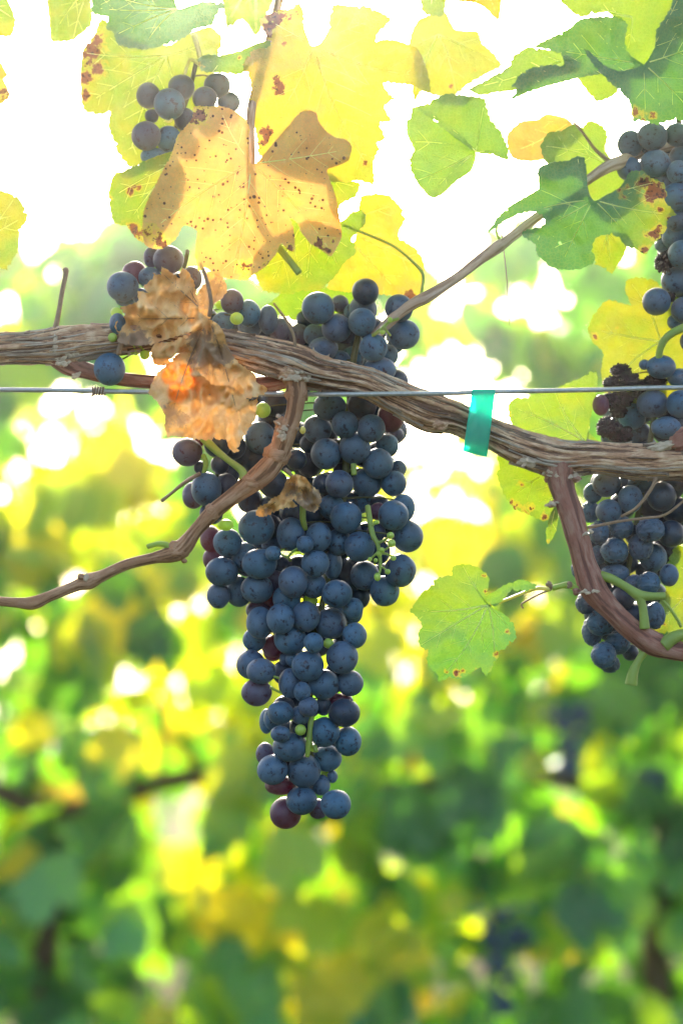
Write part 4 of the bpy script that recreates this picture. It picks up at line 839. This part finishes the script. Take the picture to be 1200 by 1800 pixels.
# ------------------------------------------------------------ bunches
def B(name_label, px, py, D):
    return empty('grape_bunch', P(px, py, D), name_label, 'grape bunch')
main = [
 # upper cluster above the cordon
 (559,542,28,28,0,'n'),(642,513,23,23,1,'d'),(597,534,15,15,2,'p'),(638,544,24,24,1,'n'),(619,548,14,14,1,'n'),(636,566,24,24,0,'n'),(701,542,24,24,0,'n'),(709,588,27.5,25.5,0,'n'),
 (591,577,25,25,0,'n'),(553,589,19,19,1,'n'),(656,611,24,24,0,'n'),(568,613,25,20,0,'n'),(594,632,21,16,0,'n'),(620,629,20,20,1,'n'),(667,650,28,22,0,'n'),(681,624,18,18,1,'n'),(694,607,14,14,2,'n'),
 (536,561,15,15,2,'d'),(526,588,18,18,1,'p'),(495,582,20,20,1,'p'),(621,600,15,15,2,'d'),(508,608,25,14,1,'d'),
 (579,715,28,24,1,'n'),(636,712,25,25,1,'d'),(558,755,24,24,1,'n'),(606,746,23,23,0,'n'),(652,753,24,24,0,'n'),(687,732,23,27,1,'r'),(696,766,14,14,2,'p'),
 (623,788,27,27,0,'n'),(573,798,26,27,0,'n'),(680,783,20,20,1,'n'),(664,815,26,26,0,'n'),(543,780,16,16,2,'d'),(520,808,18,18,2,'d'),(544,816,22,22,2,'d'),
 (692,850,22,22,0,'n'),(699,824,15,15,2,'n'),(645,848,26,26,0,'n'),(596,851,24,24,0,'n'),(633,881,22,21,1,'n'),(583,891,22,22,1,'n'),(608,910,27,27,0,'n'),(691,906,26,26,0,'n'),(709,893,20,24,1,'n'),
 (716,943,27,27,0,'n'),(632,961,26,26,0,'n'),(595,953,22,23,1,'n'),(560,944,22,25,0,'n'),(511,939,24,29,0,'n'),(536,957,15,15,0,'n',4),(480,973,13.5,13,0,'n',0),(554,990,24,24,0,'n'),(584,992,17,25,1,'n'),
 (515,1023,25,27,0,'n'),(551,1029,22,22,1,'n'),(592,1044,26,24,0,'n'),(613,1008,26,26,2,'d'),(641,1012,25,25,1,'n'),(703,1003,27,28,0,'n'),(676,1039,25,26,0,'n'),(633,1049,17,20,2,'d'),(620,1069,18,18,1,'n'),
 (661,936,16,16,2,'d'),(664,899,15,15,2,'r'),(568,851,18,18,2,'d'),(504,1053,24,24,1,'n'),
 (400,954,24.5,24,0,'n'),(370,947,18,22,1,'r'),(451,927,31,30,0,'n'),(475,925,20,20,2,'d'),(431,979,22.5,25,1,'n'),(456,991,30,26,0,'n'),(478,958,18,18,2,'n'),(375,983,18,20,1,'r'),
 (390,1005,28,25,0,'n'),(384,1047,20,22,1,'n'),(420,1040,23.5,26,1,'n'),(452,1035,27.5,24.5,0,'n'),(484,1021,18,18,2,'p'),(477,1050,15,15,2,'r'),(504,1053,24,24,2,'d'),
 (456,1073,23,18,2,'p'),(457,1095,23.5,27.5,1,'n'),(493,1088,24,26,0,'n'),(537,1084,24.5,26,0,'n'),(581,1096,27,27,0,'n'),(587,1077,21,15,1,'n'),(620,1076,17,20,1,'n'),(623,1117,21,22,1,'n'),
 (510,1124,27.5,25.5,0,'n'),(551,1130,17,17.5,0,'n',2),(601,1156,27.3,28,0,'n'),(447,1125,20,20,2,'n'),(479,1136,19,19,2,'r'),(541,1171,27.3,26,0,'n'),(441,1168,25,25,1,'n'),(459,1180,25,22,0,'n'),(451,1217,26,23.5,1,'p'),
 (480,1145,17,17,3,'r'),(501,1159,10,11,2,'n'),(515,1159,13,13,1,'n'),(510,1201,20,26,1,'n'),(569,1203,26,25.5,0,'n'),(615,1201,23,22,1,'n'),(531,1216,14.6,17,0,'n',4),(542,1243,17,17,0,'n',0),(568,1241,14,16,1,'d'),(528,1257,17,16,1,'n'),
 (493,1253,22,20,0,'n',14),(480,1263,16,20,1,'n'),(468,1268,12,21,2,'n'),(605,1253,27,24,0,'d'),(599,1231,21,12,1,'r'),(493,1290,17,14,0,'n',6),(570,1287,26,25,0,'n'),(611,1303,23.5,25,1,'n'),(509,1313,29,25,0,'n'),
 (466,1325,16,19,2,'p'),(479,1353,26.5,25.5,1,'n'),(534,1355,28.5,28.5,0,'n'),(575,1333,25,22.5,1,'n'),(492,1380,26,17,2,'r'),(530,1407,26.5,24.5,1,'n'),(502,1429,27,27,2,'r'),(564,1380,16,17.5,1,'n'),(584,1365,9,11,2,'n'),
 (590,1414,26,25,0,'n'),(559,1422,17,17,2,'p'),
 # shaded left wing, its shade painted in with the darkened berry kind
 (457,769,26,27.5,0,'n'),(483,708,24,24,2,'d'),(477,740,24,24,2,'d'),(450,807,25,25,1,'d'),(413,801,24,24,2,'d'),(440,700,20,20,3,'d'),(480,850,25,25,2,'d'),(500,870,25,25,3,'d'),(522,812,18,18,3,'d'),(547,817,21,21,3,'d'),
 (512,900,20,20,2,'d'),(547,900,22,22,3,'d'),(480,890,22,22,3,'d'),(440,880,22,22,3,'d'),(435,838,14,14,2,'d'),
]
main_g = [(462,721,14,14,0,'g',25),(397,923,14,10,0,'g',10),(545,1057,13.5,13,1,'g'),(577,1131,9.2,9,0,'g'),(528,1283,9.8,9.8,0,'g',12),(576,1360,12,9,2,'g'),(551,1315,7,7,2,'g'),(666,974,5,5,0,'g',-12),(686,941,6.5,6,0,'g',-16),(688,955,7,7,0,'g',-18),
          (671,967,5,5,0,'g',-16),(691,981,5,5,0,'g',-12),(663,1014,6,7.5,0,'g',-12),(681,1005,5,5,0,'g',-14),(650,983,4,4,0,'g',-10),(661,918,5,4,0,'g',2),(685,562,4.5,4.5,0,'g',30),(672,584,5,4,0,'g',28),(660,985,4,4,0,'g',-12)]
def base_main(x, y):
    ax = 600 if y < 800 else (600 - (y - 800) * .2 if y < 1100 else 540)
    b = 62 if y < 700 else (62 - (y - 700) * .16 if y < 940 else 23)
    return b + ((x - ax) / 90) ** 2 * 12
fillm = [([(520, 560), (700, 560), (700, 700), (690, 880), (720, 1000), (600, 1060), (380, 1040), (380, 960), (500, 900), (500, 700)], 74, 22), ([(470, 1070), (610, 1070), (600, 1300), (540, 1390), (490, 1330), (490, 1200)], 30, 20)]
RA = [(640, 545, 90, 4), (620, 640, 100, 6), (612, 760, 100, 6.5), (600, 900, 90, 6), (575, 1020, 80, 5.5), (550, 1150, 78, 5), (545, 1280, 68, 4), (548, 1350, 64, 3.5)]
def axis_of(ra):
    def f(y):
        y = min(max(y, ra[0][1]), ra[-1][1] - 1)
        for a, b in zip(ra, ra[1:]):
            if a[1] <= y <= b[1]:
                t = (y - a[1]) / (b[1] - a[1]); return (a[0] + (b[0] - a[0]) * t, y, a[2] + (b[2] - a[2]) * t)
        return ra[-1][:3]
    return f
bm_ = B('long blue black grape bunch hanging from the cordon in the middle of the picture', 600, 600, 80)
bunch(bm_, main + main_g, base_main, axis_of(RA), fillm, 3, rachis=RA)
# bare green stalks seen on the front of the bunch
def stalk(parent, pts, mat='greenstem', seg=7, name='stalk'):
    v, f, at = tube(pts, 3, seg); mb = MB(); mb.add(v, f, **at); mb.build(name, M[mat], P(*pts[0][:3]), parent)
stalk(bm_, [(646, 890, 30, 5), (650, 915, 10, 5), (655, 940, -4, 4.8), (664, 958, -8, 4), (668, 985, -10, 3.2), (668, 1003, -10, 2.4), (663, 1012, -12, 2)])
stalk(bm_, [(662, 955, -8, 3), (674, 950, -12, 2.2), (686, 941, -15, 1.8)]); stalk(bm_, [(664, 965, -9, 2.5), (677, 966, -14, 2), (688, 956, -17, 1.6)]); stalk(bm_, [(667, 972, -10, 2.5), (680, 974, -12, 2), (691, 981, -12, 1.8)])
stalk(bm_, [(668, 995, -10, 2), (676, 1000, -12, 1.6), (681, 1005, -14, 1.4)]); stalk(bm_, [(666, 968, -9, 2.6), (658, 976, -10, 2), (650, 983, -10, 1.8)]); stalk(bm_, [(653, 925, 0, 2.4), (661, 918, 2, 2)])
stalk(bm_, [(510, 985, 24, 3), (506, 980, 8, 2.6), (494, 975, 2, 2.2), (484, 973, 0, 2)]); stalk(bm_, [(506, 980, 8, 2.6), (514, 970, 4, 2.3), (526, 962, 3, 2)])
stalk(bm_, [(537, 850, 40, 6), (533, 880, 14, 6), (532, 910, 8, 5.5), (536, 930, 24, 5)]); stalk(bm_, [(621, 815, 36, 5), (622, 835, 34, 5)])
stalk(bm_, [(548, 1255, 28, 5), (545, 1280, 22, 5), (543, 1305, 22, 5.5), (540, 1330, 26, 4)]); stalk(bm_, [(552, 1310, 30, 5), (556, 1322, 26, 4)])
stalk(bm_, [(475, 1208, 30, 2.2), (490, 1216, 34, 2), (505, 1222, 38, 2)]); stalk(bm_, [(490, 1192, 24, 2.2), (481, 1189, 22, 2)])
stalk(bm_, [(700, 560, 50, 2.5), (684, 566, 42, 3), (668, 580, 36, 3.4), (655, 590, 50, 3.4)]); stalk(bm_, [(684, 566, 42, 2.4), (676, 576, 30, 2.4), (686, 590, 40, 2)])
# shoulder bunch at the left
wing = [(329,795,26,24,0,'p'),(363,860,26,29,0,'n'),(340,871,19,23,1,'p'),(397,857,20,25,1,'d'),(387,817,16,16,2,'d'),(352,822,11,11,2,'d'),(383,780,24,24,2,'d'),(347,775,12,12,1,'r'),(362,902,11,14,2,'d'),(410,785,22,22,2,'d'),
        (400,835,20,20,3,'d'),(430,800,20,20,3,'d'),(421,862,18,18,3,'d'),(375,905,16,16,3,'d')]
RW = [(400, 740, 60, 4), (385, 800, 55, 4), (380, 860, 48, 3.5), (378, 900, 45, 3)]
bw = B('small dark grape cluster left of the main bunch, below the dry leaf', 400, 740, 60)
bunch(bw, wing, lambda x, y: 18 + ((x - 385) / 50) ** 2 * 4, axis_of(RW), (), 8, rachis=RW)
stalk(bw, [(357, 800, 20, 5), (362, 815, 14, 5), (358, 832, 14, 4)])
# upper left bunch
ul = [(267,452,14,18,1,'p'),(296,457,26,24,0,'p'),(237,480,21,20,1,'r'),(216,504,27,25.5,0,'n'),(220,522,18,14,1,'n'),(264,488,20,18,0,'n'),(247,520,15,13,0,'n'),(337,489,18,20,1,'p'),(220,527,16,11,2,'n'),(207,569,14,18,0,'n',-22),(312,500,20,20,1,'d'),(290,515,22,22,2,'d'),(270,540,20,20,2,'d'),(240,550,20,20,2,'d'),(320,535,20,20,2,'d'),
      (193,649,26.7,28,0,'n',-26),(408,530,19.5,21,0,'p'),(392,567,19,18,0,'n'),(437,551,20,23,0,'n'),(440,574,21,19,1,'n'),(471,562,16.5,25,0,'n'),(491,580,18,20,1,'p'),(415,585,18,18,2,'d'),(465,595,18,18,2,'d'),(365,560,18,18,2,'d'),
      (205,549,10,9,0,'g',10),(198,593,8,8,0,'g',-30),(255,623,9,9.5,0,'g',-10),(239,621,4,4,0,'g',-14),(416,560,12,11,0,'g',14),(386,536,8,8,1,'g'),(232,619,3.5,3.5,0,'g',-12),(372,530,5,6,1,'g')]
RU = [(330, 440, 80, 4), (320, 500, 80, 4), (330, 560, 70, 4), (300, 600, 60, 4)]
bu = B('reddish and blue grape bunch half hidden by the dry leaf, upper left', 330, 450, 80)
bunch(bu, ul, lambda x, y: 34 if y < 540 else 44, lambda y: (330 if y < 560 else 360, 560, 80), (), 9, rachis=RU)
stalk(bu, [(228, 575, -14, 4.5), (215, 600, -34, 4.5), (208, 622, -34, 6)], 'twig'); stalk(bu, [(238, 600, -33, 2.5), (250, 612, -20, 2), (255, 618, -10, 2)]); stalk(bu, [(232, 600, -32, 2), (239, 616, -16, 1.6)])
# top left bunch
tl = [(261,168,20.5,22,1,'d'),(298,183,26.5,26.5,0,'n'),(319,154,22.7,22,1,'d'),(360,173,21,20,1,'d'),(382,150,23,21,1,'d'),(402,180,20,18,2,'d'),(257,239,25,25,0,'p'),(297,245,22,23,1,'n'),(325,210,18,20,1,'d'),(267,204,12,12,2,'d'),(270,275,22,15,1,'n'),(300,265,20,20,2,'d'),(335,240,20,20,2,'d'),(370,205,20,20,3,'d')]
RT = [(345, 110, 110, 4), (330, 170, 110, 4), (310, 220, 110, 3.5), (290, 270, 105, 3)]
bt = B('small dark grape bunch near the top left above the golden leaf', 345, 110, 110)
bunch(bt, tl, lambda x, y: 72, axis_of(RT), (), 10, rachis=RT); stalk(bt, [(305, 205, 70, 2), (298, 214, 66, 2), (290, 212, 70, 1.6)], 'petiole')
# upper right bunch
ur = [(1107,253,22,23,1,'n'),(1146,240,26,24,0,'n'),(1190,237,22,20,0,'n'),(1105,297,21,20,1,'n'),(1151,287,25.5,23,0,'n'),(1200,277,24,22,1,'n'),(1148,312,18,15,2,'d'),(1192,303,20.5,20.5,0,'n'),(1168,322,20,16,1,'n'),(1188,347,26,25,0,'n'),(1188,388,20,18,1,'n'),
      (1183,418,20,20,1,'n'),(1198,447,24,24,0,'n'),(1162,432,12,10,2,'n'),(1165,462,15,18,1,'s'),(1187,495,25,25,1,'n'),(1153,530,24,23.5,0,'n'),(1199,545,20,22,0,'n'),(1188,566,16,14,2,'n'),(1178,522,8,9,0,'s'),
      (1225,320,26,26,1,'n'),(1235,370,26,26,0,'n'),(1230,420,26,26,1,'n'),(1240,470,26,26,0,'n'),(1235,515,26,26,1,'n'),(1240,260,26,26,0,'n'),(1245,560,24,24,1,'n'),(1215,600,20,20,1,'n')]
fur = [([(1130, 250), (1240, 250), (1240, 540), (1185, 545), (1160, 420), (1165, 340), (1120, 300)], 44, 22)]
RR = [(1190, 200, 120, 5), (1205, 300, 120, 5), (1215, 420, 115, 4), (1215, 540, 110, 3)]
br_ = B('large blue grape bunch cut by the right edge, above the wire', 1190, 200, 120)
bunch(br_, ur, lambda x, y: 52 + (1200 - x) * .08, axis_of(RR), fur, 12, rachis=RR)
# lower right bunch, partly raisined
lr = [(1132,641,9.5,9,1,'n'),(1161,645,25,20,0,'n'),(1192,664,20,16,1,'n'),(1090,652,18,13,1,'s'),(1105,668,17,15,0,'s'),(1075,674,16,13,1,'s'),(1150,672,21,13,0,'s'),(1120,677,15,13,0,'s'),(1055,712,14,18,0,'r'),(1075,703,15,15,0,'s'),(1097,700,15,15,0,'s'),(1086,721,15,14,0,'s'),(1068,752,20,19,0,'s'),(1090,764,20,18,0,'s'),(1122,690,15,12,1,'s'),
      (1146,710,27,24,0,'n'),(1195,710,24,24,1,'n'),(1110,732,24,22.5,0,'n'),(1170,752,25.5,19,0,'n'),(1122,760,20,19,1,'n'),(1135,779,16,12,1,'n'),(1100,784,18,14,1,'w'),
      (1065,851,24,22,0,'n'),(1041,867,16,17,1,'n'),(1107,877,21,24,0,'n'),(1069,899,22,21,0,'n'),(1037,900,17,19,1,'w'),(1125,850,22,16,1,'n'),(1162,873,25,25,1,'d'),(1187,897,24,24,2,'d'),(1145,893,22,22,2,'d'),(1180,855,22,22,1,'d'),
      (1091,927,22,20,0,'w'),(1052,936,18,21,1,'w'),(1142,931,25.5,22,0,'w'),(1079,968,24,23,0,'w'),(1125,961,22,24,0,'w'),(1178,938,23,23,1,'d'),(1147,980,24,24,1,'n'),(1050,976,15,17,1,'w'),(1080,1008,24.5,17,0,'w'),(1175,1011,16,19.5,1,'n'),(1139,1025,21,20,1,'w'),(1114,1026,18,16,1,'w'),
      (1012,1000,9,15,2,'w'),(1029,1061,18,19.5,1,'w'),(1054,1095,24,23,0,'w'),(1040,1110,18,26,1,'w'),(1060,1152,22,23.5,0,'w'),(1071,1167,18,16,1,'w'),(1085,1130,22.5,21,1,'w'),(1150,1082,18,24,0,'w'),(1095,1050,20,20,2,'d'),(1115,1082,20,20,2,'d'),(1080,1047,14,14,2,'d'),(1107,1147,14,14,2,'d'),
      (1125,1105,18,18,2,'d'),(1225,690,24,24,1,'n'),(1230,740,24,24,1,'n'),(1225,900,24,24,1,'d'),(1225,850,24,24,2,'d')]
flr = [([(1070, 700), (1200, 660), (1220, 900), (1190, 960), (1160, 1040), (1120, 1110), (1050, 1120), (1030, 1040), (1040, 900), (1060, 830)], 44, 22)]
RL = [(1158, 620, 90, 5), (1150, 720, 90, 5), (1130, 850, 90, 5), (1110, 960, 85, 4.5), (1095, 1060, 80, 4), (1085, 1140, 75, 3)]
bl = B('wrinkled and partly shrivelled grape bunch at the lower right behind the red brown spur', 1158, 620, 90)
bunch(bl, lr, lambda x, y: (50 if y < 860 else 32) + ((x - 1115) / 70) ** 2 * 6, axis_of(RL), flr, 13, rachis=RL)

# ------------------------------------------------------------ wire, tie, tape
WR = empty('trellis_wire', P(0, 684, -34), 'taut grey galvanised wire running straight across in front of the cordon', 'wire')
tube_obj('wire_strand', [(-900, 680, -20, 4), (-200, 683, -20, 4), (0, 685, -22, 4.2), (100, 686, -24, 4.2), (200, 688, -20, 4.2), (330, 690, -14, 4.2), (440, 692, 4, 4.2), (520, 693, 8, 4.2), (600, 693, -24, 4.2), (700, 692, -38, 4.2), (800, 691, -36, 4.2), (900, 688, -33, 4.2), (1050, 685, -32, 4.2), (1200, 681, -32, 4.2), (1700, 676, -30, 4.2)],
         M['wire'], WR, step=8, seg=14)
coil = []
for i in range(60):
    t = i / 59; a = t * 2 * math.pi * 4.6; coil.append((163 + t * 22, 687.5 - math.cos(a) * 6.6, -22 + math.sin(a) * 6.6, 1.7))
coil = [(160, 697, -28, 1.8), (164, 693, -30, 1.8)] + coil
tube_obj('wire_tie', coil, M['rust'], WR, step=1.5, seg=7, label='small rusty coil of tie wire wound round the strand')
def tape():
    # a flat loop of film hung over wire and cordon
    r = random.Random(5); vs = []; fs = []; prof = [(688, -30), (684, -36), (688, -42.5), (700, -43), (725, -43), (745, -43), (765, -41), (782, -37), (792, -30), (797, -18), (794, 0), (786, 22), (775, 34), (750, 38), (715, 36), (695, 20), (687, -10), (686, -28)]
    q = resample([(a, b, 0, 0) for a, b in prof], 3); nw = 14; N = len(q)
    for i, (y, D, _, _) in enumerate(q):
        t = max(0, (y - 688)) / 105
        xl = 829 - 15 * t; xr = 870 - 14 * t
        for j in range(nw + 1):
            u = j / nw; x = xl + (xr - xl) * u; yy = y + (u - .5) * 10 * t ** 1.3 + (0 if D < -10 else 2)
            d = D + 1.6 * noise.noise(Vector((u * 5, y * .05, 2))) + 1.0 * math.sin(u * 3.1) * -1 + (6 * t * t * (u - .5))
            vs.append(P(x, yy, d))
    for i in range(N - 1):
        for j in range(nw): fs.append((i * (nw + 1) + j, i * (nw + 1) + j + 1, (i + 1) * (nw + 1) + j + 1, (i + 1) * (nw + 1) + j))
    mb = MB(); mb.add(vs, fs)
    o = mb.build('plant_tape', M['tape'], P(845, 690, -40), label='short loop of translucent teal tape tying the cordon to the wire', cat='plant tie')
    m = o.modifiers.new('thickness', 'SOLIDIFY'); m.thickness = .00012
tape()
